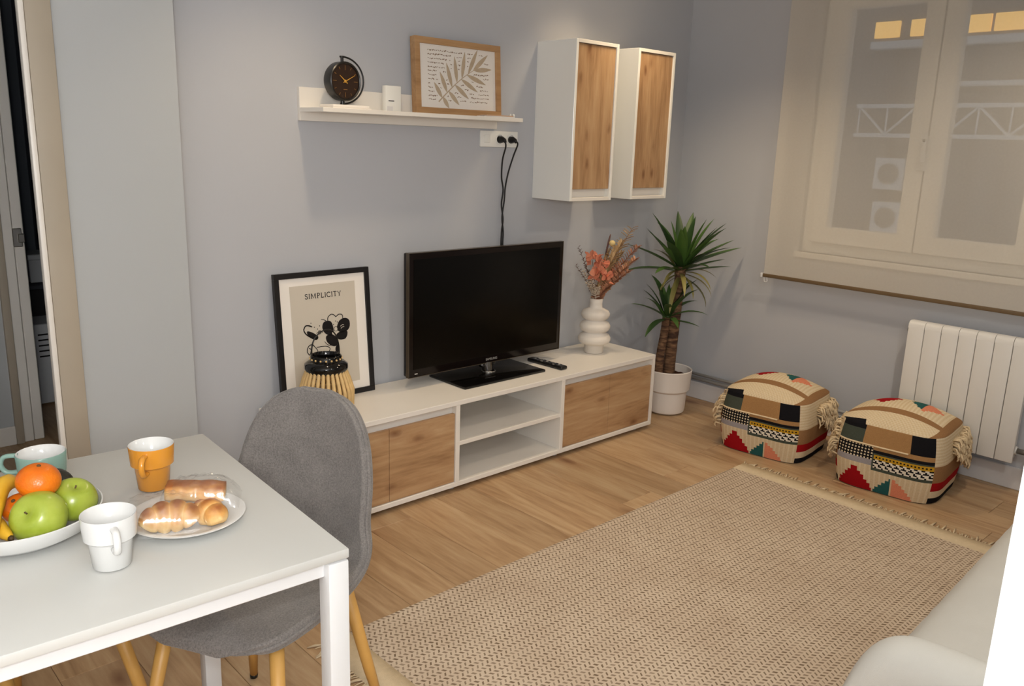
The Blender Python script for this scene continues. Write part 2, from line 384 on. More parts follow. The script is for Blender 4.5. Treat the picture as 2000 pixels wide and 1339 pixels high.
def crust_mat():
    t = NT('baked crust'); t.P(Roughness=.55); tc = t.n('TexCoord'); n = t.n('TexNoise', i_Scale=38., i_Detail=5.); t.l(tc.outputs['Object'], n.inputs['Vector'])
    g = t.n('NewGeometry'); sp = t.n('SeparateXYZ'); t.l(g.outputs['Normal'], sp.inputs[0])
    a = t.n('VertexColor', layer_name='bake'); sv = t.n('SeparateColor'); t.l(a.outputs['Color'], sv.inputs[0])
    f = t.math('MULTIPLY_ADD', n.outputs['Fac'], .55, t.math('MULTIPLY_ADD', sv.outputs[0], .5, 0.))
    t.l(t.ramp(f, [(.25, srgb(238, 204, 142)), (.5, srgb(214, 156, 84)), (.75, srgb(158, 92, 42))]), t.b.inputs['Base Color']); t.bump(n.outputs['Fac'], .25, .002); return t.m
M['crust'] = crust_mat()
M['choc'] = plain('chocolate filling', srgb(58, 34, 24), .6)
M['coral'] = grad_leaf('coral dried petal', srgb(208, 122, 92), srgb(228, 152, 120), .9)
M['straw'] = grad_leaf('straw dried grass', srgb(178, 142, 96), srgb(212, 180, 134), .95)
M['rust'] = grad_leaf('rust dried fern', srgb(180, 122, 92), srgb(204, 152, 120), .95)
M['plum'] = grad_leaf('plum dried twig', srgb(84, 58, 54), srgb(120, 90, 84), .9)
M['cottonw'] = plain('white dried bud', srgb(232, 220, 204), .9, .1, .05)
M['cream_flower'] = plain('pale yellow dried flower', srgb(222, 198, 140), .9, .1, .08, 60)
M['dry_stem'] = plain('brown dried stem', srgb(128, 92, 60), .9, .1, .2, 30)

# ------------------------------------------------------------------ room shell
XL, YF, ZC = -5.9, -3.9, 2.5
fl = tag(part('floor', box((XL-.1, YF-.1, -.06), (.0, 3.6, -.012)), M['floor']), 'oak laminate floor', kind='structure')
# planks run away from the TV wall; joints recessed
pw, pl_ = .193, 1.285
k = 0; x = 0.0
while x > XL:
    off = (k*.47) % 1.0*pl_; y0 = YF
    ys = [YF]+[YF+off+j*pl_ for j in range(8) if YF+off+j*pl_ < 3.5]+[3.5]
    if off < .05: ys = [YF]+ys[2:]
    for j in range(len(ys)-1):
        a, b = ys[j], ys[j+1]
        if a > 0 and x > -2.95: continue          # beyond the TV wall
        if b > 0 and a < 0 and x > -2.95: b = -.0
        if b-a < .06: continue
        bm = NB(); rbox(bm, (-pw/2+.0006, -(b-a)/2+.0006, -.012), (pw/2-.0006, (b-a)/2-.0006, 0), .0012)
        part('plank', bm, M['floor'], fl, loc=(x-pw/2, (a+b)/2, 0))
    x -= pw; k += 1

def struct(name, bm, mat, label, parent=None, smooth=False): return tag(part(name, bm, mat, parent, smooth), label, kind='structure')
struct('ceiling', box((XL, YF, ZC), (.2, 3.6, ZC+.08)), M['ceiling'], 'white flat ceiling')
struct('wall_back', box((-3.0, 0, 0), (.2, .12, ZC)), M['wall'], 'grey painted wall behind the television')
bm = NB()
wy0, wy1, wz0, wz1 = -1.955, -.80, .955, 2.30
rbox(bm, (0, YF, 0), (.2, wy0, ZC)); rbox(bm, (0, wy1, 0), (.2, 0, ZC)); rbox(bm, (0, wy0, 0), (.2, wy1, wz0)); rbox(bm, (0, wy0, wz1), (.2, wy1, ZC))
struct('wall_right', bm, M['wall'], 'grey painted wall around the window')
bm = NB(); rbox(bm, (-3.40, -.12, 0), (-3.0, .12, ZC))
struct('wall_left', bm, M['wall_panel'], 'pale projecting wall strip beside the doorway')
bm = NB(); rbox(bm, (XL, -.12, 0), (-4.30, .0, ZC)); rbox(bm, (-4.30, -.12, 2.08), (-3.40, 0, ZC))
struct('wall_entry', bm, M['wall_panel'], 'wall over and left of the doorway')
struct('wall_front', box((XL, YF-.1, 0), (.2, YF, ZC)), M['wall'], 'wall behind the photographer')
struct('wall_side', box((XL-.1, YF, 0), (XL, 3.6, ZC)), M['wall'], 'far side wall')
# near doorway trim
bm = NB(); rbox(bm, (-3.444, -.138, 0), (-3.371, -.12, 2.12), .004, 2)
d1 = struct('door_1', bm, M['beech'], 'pale beech architrave of the doorway', smooth=40)
part('jamb', box((-3.462, -.140, 0), (-3.444, -.112, 2.08), .006, 2), M['white'], d1, 40, label='white jamb edge')
part('head_casing', box((-4.30, -.138, 2.06), (-3.444, -.12, 2.12), .004), M['beech'], d1)
part('casing', box((-4.38, -.138, 0), (-4.30, -.12, 2.12), .004), M['beech'], d1)
# corridor beyond: wall, second door jamb with strike plate, dim bedroom
struct('wall_corridor', box((XL, 1.32, 0), (-3.291, 1.42, ZC)), M['wall_panel'], 'pale corridor wall beyond the doorway')
struct('baseboard_corridor', box((XL, 1.305, 0), (-3.30, 1.32, .09), .002), M['white'], 'white corridor baseboard')
bm = NB(); rbox(bm, (-3.30, 1.30, 0), (-3.266, 1.40, 2.1), .004, 2)
d2 = struct('door_2', bm, M['beech'], 'beech frame of the bedroom door', smooth=40)
part('jamb', box((-3.266, 1.315, 0), (-3.222, 1.44, 2.1), .004), M['white'], d2, label='pale jamb half')
part('jamb', box((-3.219, 1.322, 0), (-3.176, 1.44, 2.1), .004), M['white'], d2, label='pale jamb half')
bm = NB(); rbox(bm, (-3.225, 1.308, .935), (-3.187, 1.316, 1.02), .003); rbox(bm, (-3.205, 1.300, .955), (-3.178, 1.322, .995), .003)
part('strike_plate', bm, M['steel'], d2, 40, label='steel strike plate')
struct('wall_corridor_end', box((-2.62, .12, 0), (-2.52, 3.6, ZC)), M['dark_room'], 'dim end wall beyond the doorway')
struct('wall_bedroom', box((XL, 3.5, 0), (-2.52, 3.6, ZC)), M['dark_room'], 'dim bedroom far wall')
bk = thing('picture_frame', 'thin black frame leaning in the dim room behind the doorway', 'frame', (-2.83, 2.5, .62))
part('frame_bar', box((-.012, -.012, 0), (.012, .012, .55), .002), M['black_wood'], bk); part('frame_bar', box((.012, -.012, .526), (.19, .012, .55), .002), M['black_wood'], bk)
part('frame_bar', box((.012, -.012, 0), (.19, .012, .024), .002), M['black_wood'], bk)
part('picture', box((.012, -.004, .024), (.19, .004, .526)), M['dark_room'], bk)
sh = thing('low_dresser', 'dark low dresser in the dim room behind the doorway', 'dresser', (-2.82, 2.5, 0))
part('body', box((-.2, -.3, .0), (.19, .3, .58), .004), M['black_wood'], sh); part('top', box((-.205, -.31, .58), (.195, .31, .605), .004), M['grey_dark'], sh)
t = thing('storage_box', 'small white lidded box on the dresser beyond the doorway', 'box', (-2.80, 2.38, .605))
part('body', box((-.15, -.1, 0), (.15, .1, .13), .004), M['carton'], t); part('lid', box((-.156, -.106, .13), (.156, .106, .16), .004), M['carton'], t)
t = thing('carton', 'white printed carton standing on the floor beyond the doorway', 'box', (-2.86, 2.02, 0))
part('body', box((-.19, -.12, 0), (.19, .12, .44), .003), M['carton'], t)
bm = NB()
for i in range(5): rbox(bm, (-.17, -.123, .38-i*.03), (-.17+.06+.05*((i*7) % 3), -.1205, .388-i*.03))
part('print', bm, M['ink'], t, label='lines of small dark print')
t = tag(part('cloth_bag', ball((0, 0, .1), .12, None, 18, 12, (1.1, .9, .85)), M['maroon'], None, True, (-2.86, 1.72, 0)), 'slumped maroon cloth bag on the floor beyond the doorway', 'bag')

# baseboards
struct('baseboard_back', box((-3.0, -.014, 0), (0, 0, .104), .003), M['base_white'], 'white baseboard under the TV wall')
struct('baseboard_right', box((-.014, YF, 0), (0, -.014, .104), .003), M['base_white'], 'white baseboard under the window wall')
t = thing('heating_pipe', 'grey heating pipes running above the baseboard behind the poufs', 'pipe', (0, 0, 0))
part('pipe', tube([(-.022, -.03, .128), (-.022, -1.47, .128)], .011, 10), M['pipe'], t, True)
part('pipe', tube([(-.022, -.03, .155), (-.022, -1.47, .155)], .009, 10), M['pipe'], t, True)

# window behind the blind
wn = struct('window_1', NB(), M['sash'], 'white two-leaf window behind the blind')
bm = NB()
for lo, hi in (((.03, wy0+.05, wz0), (.10, wy1-.05, wz0+.055)), ((.03, wy0+.05, wz1-.055), (.10, wy1-.05, wz1)), ((.03, wy0, wz0), (.10, wy0+.05, wz1)), ((.03, wy1-.05, wz0), (.10, wy1, wz1))): rbox(bm, lo, hi, .003)
part('outer_frame', bm, M['sash'], wn)
for (a, b) in ((-1.378, -.852), (-1.903, -1.386)):
    bm = NB(); q = .082
    for lo, hi in (((.012, a+q, 1.012), (.075, b-q, 1.012+q)), ((.012, a+q, 2.243-q), (.075, b-q, 2.243)), ((.012, a, 1.012), (.075, a+q, 2.243)), ((.012, b-q, 1.012), (.075, b, 2.243))): rbox(bm, lo, hi, .002)
    so = part('sash', bm, M['sash'], wn)
    part('pane', box((.040, a+q-.005, 1.09), (.046, b-q+.005, 2.165)), M['glass'], so)
bm = NB(); rbox(bm, (.0, -1.398, 1.40), (.012, -1.366, 1.56), .003); rbox(bm, (-.03, -1.394, 1.44), (-.018, -1.370, 1.57), .004); rbox(bm, (-.03, -1.39, 1.53), (.0, -1.374, 1.55), .003)
part('handle', bm, M['metal_white'], wn)
struct('trim_1', box((-.012, wy0-.02, wz0-.03), (.03, wy1+.02, wz0), .003), M['sash'], 'white window sill strip')

# exterior across the street
ex = thing('building', 'grey building across the street behind the window, with lit amber strips', 'building', (7.2, 0, 0))
part('facade', box((0, -9, -4), (.3, 10, 9)), M['facade'], ex)
for a, b in ((1.98, 2.30), (1.60, 1.84), (.9, 1.24), (-1.5, .86)): part('lit_strip', box((-.05, a, 2.93), (-.01, b, 3.13), .004), M['lit'], ex)
part('ledge', box((-.22, -8, 2.78), (0, 2.26, 2.87), .01), M['ext_white'], ex)
part('ledge', box((-.16, -8, 2.30), (0, 1.25, 2.36), .01), M['ext_white'], ex)
for a in (1.95, .95, .55): part('downpipe', cyl((-.06, a, -4), (-.06, a, 2.78), .03, None, 8), M['facade'], ex, True)
g = thing('lattice_girder', 'white lattice girder across the street behind the window', 'girder', (6.8, 0, 0))
for z in (1.70, 2.06): part('chord', box((-.03, -6, z-.025), (.03, 2.24, z+.025), .004), M['ext_white'], g)
y = 2.2; i = 0
while y > -1.6:
    part('brace', cyl((0, y, 1.71 if i % 2 else 2.05), (0, y-.36, 2.05 if i % 2 else 1.71), .016, None, 6), M['ext_white'], g)
    part('brace', cyl((0, y, 1.71), (0, y, 2.05), .012, None, 6), M['ext_white'], g)
    y -= .36; i += 1
for (yy, zz, l) in ((1.77, 1.22, 'upper white air conditioner unit on the wall across the street'), (1.74, .66, 'lower cream air conditioner unit on the wall across the street')):
    a = thing('air_conditioner', l, 'air conditioner', (7.1, yy, zz), 0, None)
    part('case', box((-.2, -.19, -.2), (.1, .19, .2), .012, 2), M['ext_white'], a)
    part('fan_grille', lathe([(0, 0), (.13, 0), (.13, .02), (.105, .02), (.1, .008), (0, .008)], 24), M['facade'], a, 40, (-.2, 0, 0), (0, -PI/2, 0))

# roller blind
rb = thing('roller_blind', 'cream sheer roller blind covering the window', 'blind', (-.08, -1.43, .81))
bw0, bw1 = -.80, .772
bm = NB(); bm.faces.new([bm.verts.new(v) for v in ((0, bw0, .010), (0, bw1, .010), (0, bw1, 1.63), (0, bw0, 1.63))])
part('fabric', bm, M['blind'], rb)
part('bottom_bar', box((-.006, bw0-.004, -.005), (.006, bw1+.004, .014), .003, 2), M['bar'], rb, 40, label='dark bronze bar')
part('roller_tube', cyl((.01, bw0, 1.63), (.01, bw1, 1.63), .022), M['metal_white'], rb, True)
part('end_cap', box((-.009, bw1+.003, -.009), (.009, bw1+.018, .016), .004, 2), M['metal_white'], rb, 40)
part('chain_clip', tube(smoothpts([(0, bw1-.02, -.006), (0, bw1-.024, -.026), (0, bw1-.008, -.03), (0, bw1-.004, -.006)], 5), .003, 6), M['metal_white'], rb, True)

# radiator
rd = thing('radiator', 'white sectional radiator under the window blind', 'radiator', (0, -1.4614, .1485))
H = .5605; pit = .0759
def section():
    bm = NB()
    rbox(bm, (-.1066, -pit+.0012, 0), (-.094, -.0012, H-.03), .004, 2)
    P = [(-.1066, H-.035), (-.104, H-.014), (-.094, H-.003), (-.08, H), (-.05, H-.002), (-.05, H-.012), (-.08, H-.012), (-.092, H-.018), (-.094, H-.035)]
    va = [[bm.verts.new((px, yy, pz)) for (px, pz) in P] for yy in (-pit+.0012, -.0012)]
    n = len(P)
    for i in range(n): bm.faces.new((va[0][i], va[0][(i+1) % n], va[1][(i+1) % n], va[1][i]))
    bm.faces.new(va[0]); bm.faces.new(va[1])
    for z in (.03, H-.07): tube([(-.06, -pit, z+.02), (-.06, 0, z+.02)], .02, 10, bm)
    rbox(bm, (-.094, -pit/2-.003, .01), (-.03, -pit/2+.003, H-.03))
    for q in (.012, pit-.018): rbox(bm, (-.05, -q-.004, .01), (-.03, -q, H-.02))
    return mesh('section', bm, M['radiator'], 40)
sm = section()
for i in range(7): ob('section', sm, rd, (0, -i*pit, 0))
part('valve', tube([(-.06, -7*pit, .05), (-.06, -7*pit-.05, .05), (-.06, -7*pit-.055, .02), (-.06, -7*pit-.055, -.06)], [.013, .013, .016, .010], 12), M['steel'], rd, True, label='dark metal valve')
part('vent_plug', cyl((-.06, 0, H-.05), (-.06, .014, H-.05), .012), M['steel'], rd, True)
for z in (.09, H-.1): part('bracket', box((-.05, -3.5*pit-.02, z), (0, -3.5*pit+.02, z+.02), .002), M['metal_white'], rd)

# ------------------------------------------------------------------ TV bench
bx0, bx1, by0, by1, bz0, bz1 = -2.711, -.672, -.4217, -.018, .0217, .4083
tb = thing('tv_bench', 'long white TV bench with oak doors and open centre shelves', 'tv bench', (0, 0, 0))
T = .021
part('top', box((bx0, by0, bz1-T), (bx1, by1, bz1), .0015), M['white'], tb)
part('bottom', box((bx0, by0, bz0), (bx1, by1, bz0+T), .0015), M['white'], tb)
for a in (bx0, bx1-.018): part('side', box((a, by0, bz0+T), (a+.018, by1, bz1-T), .001), M['white'], tb)
for a in (-2.022, -1.380): part('divider', box((a, by0, bz0+T), (a+.022, by1-.01, bz1-T), .001), M['white'], tb)
part('back_panel', box((bx0+.018, by1-.012, bz0+T), (bx1-.018, by1-.004, bz1-T)), M['inner_white'], tb)
part('shelf', box((-2.0, by0+.004, .205), (-1.38, by1-.014, .223), .001), M['white'], tb)
for a, b in ((bx0+.018, -2.022), (-1.358, bx1-.018)):
    part('rail', box((a, by0+.030, bz1-T-.05), (b, by0+.046, bz1-T), .001), M['white'], tb)
    md = (a+b)/2
    for c, d in ((a+.002, md-.001), (md+.001, b-.002)):
        part('door', box((c, by0+.006, bz0+T+.002), (d, by0+.022, .353), .0012), M['oak_h'], tb)
for a in (bx0+.09, -2.01, -1.37, bx1-.09):
    for b in (by0+.05, by1-.06): part('foot', cyl((a, b, 0), (a, b, bz0), .018, .02, 14), M['pipe'], tb, 40)

# wall cabinets
def cabinet(xa, xb, mat, lab):
    c = thing('wall_cabinet', lab, 'wall cabinet', ((xa+xb)/2, 0, 1.2065), 0, None)
    hw, D, Hc, t_ = (xb-xa)/2, .257, .7363, .016
    for s in (-1, 1):
        bm = NB(); rbox(bm, (min(s*hw, s*(hw-t_)), -D, 0), (max(s*hw, s*(hw-t_)), 0, Hc), .0012); part('side', bm, M['white_gloss'], c)
    part('top', box((-hw+t_, -D, Hc-t_), (hw-t_, 0, Hc), .0012), M['white'], c)
    part('bottom', box((-hw+t_, -D, 0), (hw-t_, 0, t_), .0012), M['white'], c)
    part('back', box((-hw+t_, -.008, t_), (hw-t_, 0, Hc-t_)), M['inner_white'], c)
    part('grip_rail', box((-hw+t_, -D+.030, t_), (hw-t_, -D+.044, .062), .001), M['white'], c)
    part('door', box((-hw+t_+.0015, -D+.006, .056), (hw-t_-.0015, -D+.022, Hc-t_-.002), .0012), mat, c)
cabinet(-1.215, -.915, M['oak_v'], 'nearer white wall cabinet with upright oak door, left of the pair')
cabinet(-.7657, -.4676, M['oak_v2'], 'wall cabinet with oak door next to the room corner')

# wall shelf
sf = thing('wall_shelf', 'white L-shaped wall shelf carrying the clock and leaf picture', 'shelf', (-2.4934, 0, 1.5284))
part('back_board', box((0, -.018, 0), (1.018, 0, .1251), .001), M['white'], sf)
part('shelf_board', box((.0, -.1929, .0325), (1.018, -.018, .0487), .001), M['white'], sf)
SZ = 1.5771+.0002

# ------------------------------------------------------------------ television
tv = thing('television', 'flat black television on a glass foot on the bench', 'television', (-1.627, -.165, bz1))
TW, TZ0, TZ1 = .465, .056, .597
part('cabinet', box((-TW, -.015, TZ0), (TW, .028, TZ1), .006, 2), M['brown_black'], tv, 40)
part('screen', box((-TW+.022, -.0172, TZ0+.034), (TW-.022, -.0148, TZ1-.026)), M['tv_screen'], tv)
bm = NB()
for lo, hi in (((-TW-.002, -.0155, TZ0-.002), (TW+.002, .005, TZ0)), ((-TW-.002, -.0155, TZ1), (TW+.002, .005, TZ1+.002)), ((-TW-.002, -.0155, TZ0), (-TW, .005, TZ1)), ((TW, -.0155, TZ0), (TW+.002, .005, TZ1))): rbox(bm, lo, hi)
part('edge_trim', bm, plain('smoky clear trim', srgb(74, 64, 52), .25), tv)
part('foot', box((-.262, -.152, .0), (.238, .108, .012), .003, 2), M['gloss_black'], tv, 40)
bm = NB(); tube([(0, -.002, .012), (0, .004, .0555)], .026, 18, bm); rbox(bm, (-.045, -.010, .034), (.045, .018, .0555), .006)
part('neck', bm, glass_mat('smoked acrylic', (.25, .25, .26, 1), .2), tv, 40)
part('neck_ring', tube([(.032*math.cos(a), -.008+.032*math.sin(a), .014) for a in [2*PI*i/20 for i in range(20)]], .003, 6, None, False, True), M['chrome'], tv, True)
bm = NB(); rbox(bm, (-TW+.03, -.0162, TZ0+.012), (-TW+.045, -.0152, TZ0+.015)); part('status_mark', bm, M['paper'], tv, label='tiny pale status mark')
fc = bpy.data.curves.new('lettering', 'FONT'); fc.body = 'SAMSUNG'; fc.size = .0155; fc.align_x = 'CENTER'; fc.extrude = .0003
fo = ob('brand_curve', fc); bpy.context.view_layer.update()
me = bpy.data.meshes.new_from_object(fo.evaluated_get(bpy.context.evaluated_depsgraph_get())); me.materials.append(M['pipe'])
bpy.data.objects.remove(fo)
tag(ob('lettering', me, tv, (.01, -.0160, TZ0+.011), (PI/2, 0, 0)), 'small silver brand lettering')

# sockets and cables
sp_ = thing('socket_plate', 'white triple socket plate on the wall below the shelf', 'socket', (-1.45, 0, 1.484))
part('plate', box((-.117, -.010, -.037), (.117, 0, .037), .003, 2), M['white_gloss'], sp_, 40)
part('insert', box((-.096, -.013, -.018), (-.060, -.009, .018), .003, 2), M['white_gloss'], sp_, 40)
for a in (0.0, .072): part('insert', lathe([(0, 0), (.026, 0), (.026, .004), (.02, .004), (.019, .001), (0, .001)], 24), M['white_gloss'], sp_, 40, (a, -.009, 0), (PI/2, 0, 0))
for i, (x0, pts) in enumerate(((-1.452, [(-1.452, -.05, 1.474), (-1.448, -.052, 1.45), (-1.446, -.03, 1.39), (-1.440, -.02, 1.31), (-1.428, -.02, 1.25), (-1.436, -.020, 1.18), (-1.425, -.022, 1.11), (-1.432, -.022, 1.05), (-1.437, -.03, .96), (-1.44, -.07, .86)]),
                               (-1.384, [(-1.384, -.05, 1.478), (-1.372, -.052, 1.462), (-1.376, -.03, 1.41), (-1.398, -.02, 1.33), (-1.420, -.026, 1.26), (-1.424, -.026, 1.20), (-1.436, -.027, 1.12), (-1.426, -.027, 1.05), (-1.43, -.034, .96), (-1.42, -.07, .86)]))):
    c = thing('power_cord', ('black cord from the middle socket down behind the television', 'black cord from the right-hand socket opening down behind the television')[i], 'cord', (0, 0, 0))
    part('plug', tube([(x0, -.010, 1.482), (x0, -.030, 1.482), (x0, -.048, 1.479), (x0, -.054, 1.47)], [.016, .015, .009, .006], 12), M['cable'], c, True)
    part('cable', tube(smoothpts(pts, 6), .0038, 8), M['cable'], c, True)

# remote control
rm = thing('remote_control', 'black remote control lying on the bench beside the television', 'remote', (-1.295, -.232, bz1), R(3))
part('body', box((-.023, -.115, 0), (.023, .115, .018), .007, 3), M['black'], rm, 50)
for i in range(7):
    for j in (-1, 0, 1):
        part('button', box((j*.013-.004, -.085+i*.026, .0175), (j*.013+.004, -.073+i*.026, .0195), .001), M['grey_dark' if (i+j) % 3 else 'pipe'], rm)

# ------------------------------------------------------------------ poster leaning on wall
pa = math.atan2(.045, .533)
po = thing('framed_poster', 'black framed poster of black flowers leaning on the wall above the bench', 'picture', (-2.637, -.083, bz1+.001))
po.rotation_euler = (-pa, 0, 0)
PW, PH, PF = .436, .5345, .0215
bm = NB()
part('frame', rbox(rbox(rbox(rbox(bm, (0, 0, 0), (PW, .02, PF), .001), (0, 0, PH-PF), (PW, .02, PH), .001), (0, 0, PF), (PF, .02, PH-PF), .001), (PW-PF, 0, PF), (PW, .02, PH-PF), .001), M['black_wood'], po)
part('mat_board', box((PF-.003, .008, PF-.003), (PW-PF+.003, .012, PH-PF+.003)), M['paper'], po)
part('print', box((.067, .0072, .055), (.367, .0082, .481)), M['print_beige'], po)
# lettering drawn as serif strokes: cap height 1, widths per letter
LET = {'S': (.55, [[(.48, .82), (.40, .95), (.26, 1), (.12, .93), (.07, .78), (.14, .62), (.30, .52), (.45, .40), (.50, .22), (.42, .06), (.26, 0), (.12, .05), (.04, .2)]], []),
       'I': (.28, [[(.14, 0), (.14, 1)]], [(.02, 0, .26), (.02, 1, .26)]),
       'M': (.95, [[(.13, 0), (.16, 1)], [(.16, 1), (.47, .08), (.78, 1)], [(.78, 1), (.82, 0)]], [(.03, 0, .24), (.04, 1, .2), (.71, 0, .93), (.76, 1, .92)]),
       'P': (.58, [[(.14, 0), (.14, 1)], [(.14, 1), (.36, .98), (.50, .86), (.50, .66), (.38, .52), (.14, .50)]], [(.02, 0, .28), (.02, 1, .16)]),
       'L': (.56, [[(.14, 0), (.14, 1)], [(.14, .02), (.50, .02), (.53, .2)]], [(.02, 1, .26), (.02, 0, .2)]),
       'C': (.70, [[(.64, .82), (.52, .96), (.36, 1), (.16, .88), (.06, .62), (.06, .38), (.16, .12), (.36, 0), (.54, .04), (.66, .18)]], [(.60, .82, .68)]),
       'T': (.64, [[(.32, 0), (.32, 1)], [(.04, .86), (.05, .98), (.59, .98), (.60, .86)]], [(.20, 0, .44)]),
       'Y': (.66, [[(.33, 0), (.33, .45)], [(.06, 1), (.33, .45), (.60, 1)]], [(.21, 0, .45), (.0, 1, .16), (.50, 1, .66)])}
bm = NB(); cur = 0; word = 'SIMPLICITY'; tot = sum(LET[c][0] for c in word)+.10*(len(word)-1); sx = .167/tot; sz = .0195
for ch in word:
    wd, st, sf_ = LET[ch]
    for s in st: ribbon(bm, [(.1318+(cur+a)*sx, .4252+b*sz) for a, b in s], .0033, .0066)
    for (a, zb, b) in sf_: ribbon(bm, [(.1318+(cur+a)*sx, .4252+zb*sz), (.1318+(cur+b)*sx, .4252+zb*sz)], .0013, .0066)
    cur += wd+.10
part('lettering', bm, M['ink'], po, label='word SIMPLICITY in black serif capitals')
# flower drawing; points digitised then mapped to the sheet
def q_(a, b): return (.0675+(a-205-(b-270)*.065)/(560)*.2955, .4818-(b-270+(a-205)*.098)*.000520)
for pts in ([(490, 570), (505, 550), (540, 545), (560, 560), (572, 600), (570, 635), (545, 645), (510, 630), (490, 600)],
            [(620, 580), (640, 540), (680, 525), (712, 540), (718, 580), (700, 610), (660, 625), (625, 610)],
            [(612, 650), (640, 630), (690, 625), (697, 650), (680, 680), (640, 685), (615, 672)],
            [(525, 660), (570, 655), (605, 680), (612, 720), (580, 735), (540, 715), (522, 690)],
            [(358, 620), (400, 632), (437, 658), (425, 680), (385, 668), (360, 645)],
            [(600, 750), (618, 735), (622, 785), (600, 778)]):
    mx_ = sum(p[0] for p in pts)/len(pts); my_ = sum(p[1] for p in pts)/len(pts)
    bm = NB(); poly(bm, smoothpts([q_(mx_+(p[0]-mx_)*1.18, my_+(p[1]-my_)*1.18)+(0,) for p in pts], 3, True), .0066)
    part('petal_print', bm, M['ink'], po)
bm = NB()
for pts, wd in (([(530, 548), (530, 510), (560, 485), (590, 495), (600, 505), (625, 487), (655, 490), (662, 520), (655, 545)], .0028),
                ([(320, 605), (335, 575), (365, 572), (392, 582)], .004), ([(320, 605), (335, 632), (365, 655), (420, 680), (440, 655)], .004),
                ([(470, 525), (490, 527), (515, 537)], .0022), ([(430, 745), (470, 740), (520, 740), (548, 758), (538, 790), (580, 790)], .0024),
                ([(350, 780), (352, 752), (368, 728), (395, 722), (410, 735)], .0030), ([(350, 780), (372, 802), (382, 760), (365, 750)], .0028),
                ([(410, 735), (440, 770), (430, 800), (405, 805)], .0024), ([(495, 825), (510, 798), (535, 790), (565, 795), (610, 822)], .0028),
                ([(545, 730), (580, 735), (612, 730), (602, 780), (560, 795)], .0024), ([(430, 635), (445, 625), (470, 618), (482, 630)], .002),
                ([(500, 700), (520, 722), (545, 735)], .002), ([(448, 615), (462, 612), (470, 625), (460, 640), (446, 634), (448, 615)], .0018),
                ([(583, 603), (590, 588), (605, 585), (617, 595), (617, 610), (605, 620), (590, 617), (583, 603)], .0018)):
    ribbon(bm, [(v.x, v.y) for v in smoothpts([q_(*p)+(0,) for p in pts], 4)], wd*1.3, .0066)
for a, b in ((597, 540), (613, 548), (580, 568), (382, 552), (368, 575), (412, 585), (457, 575), (440, 600)):
    c = q_(a, b); poly(bm, [(c[0]+.0022*math.cos(PI*i/3), c[1]+.0026*math.sin(PI*i/3)) for i in range(6)], .0066)
part('line_print', bm, M['ink'], po, label='thin black outlines of petals and stems')
bm = NB()
for pts in ([(640, 583), (658, 570), (672, 572)], [(645, 600), (660, 588), (675, 585)]): ribbon(bm, [q_(*p) for p in pts], .0022, .0062)
c = q_(600, 603); poly(bm, [(c[0]+.0072*math.cos(PI*i/6), c[1]+.0085*math.sin(PI*i/6)) for i in range(12)], .0064)
c = q_(575, 635); poly(bm, [(c[0]+.005*math.cos(PI*i/6), c[1]+.006*math.sin(PI*i/6)) for i in range(12)], .0064)
part('highlight_print', bm, M['print_beige'], po)

# ------------------------------------------------------------------ bamboo lantern
ln = thing('bamboo_lantern', 'bamboo lantern with black collar standing on the bench before the poster', 'lantern', (-2.508, -.20, bz1))
ZR = .182
part('collar', lathe([(.060, ZR-.018), (.078, ZR-.020), (.086, ZR-.004), (.084, ZR+.012), (.070, ZR+.022), (.062, ZR+.026), (.061, ZR+.044), (.056, ZR+.048), (.053, ZR+.044), (.053, ZR-.01), (.060, ZR-.018)], 40), M['gloss_black'], ln, 50, label='black lacquered collar')
bm = NB()
for i in range(18):
    a = 2*PI*i/18; ball((.0615*math.cos(a), .0615*math.sin(a), ZR+.034), .0042, bm, 8, 6)
part('bead_row', bm, M['bamboo'], ln, True, label='row of pale beads', kind='stuff')
hp = smoothpts([(-.060, 0, ZR+.036), (-.062, 0, ZR+.075), (-.052, 0, ZR+.112), (-.022, 0, ZR+.140), (.012, 0, ZR+.146), (.042, 0, ZR+.126), (.058, 0, ZR+.08), (.060, 0, ZR+.036)], 6)
part('handle', tube(hp, .0028, 8), M['black'], ln, True, label='black wire handle')
def stick():
    P = smoothpts([(.074, 0, ZR-.012), (.088, 0, ZR-.05), (.102, 0, .085), (.100, 0, .03), (.092, 0, .004)], 5)
    return mesh('stick', tube(P, [.0072 if i % 5 else .0085 for i in range(len(P))], 8), M['bamboo'], True)
stk = stick()
for i in range(28): ob('stick', stk, ln, (0, 0, 0), (0, 0, 2*PI*i/28))
for z, r in ((ZR-.034, .079), (.085, .092), (.012, .084)):
    part('binding', tube([(r*math.cos(2*PI*i/36), r*math.sin(2*PI*i/36), z) for i in range(36)], .0025, 6, None, False, True), M['dry_stem'], ln, True)
part('base', lathe([(0, .002), (.086, .002), (.086, .012), (0, .012)], 28), M['dry_stem'], ln, 40)

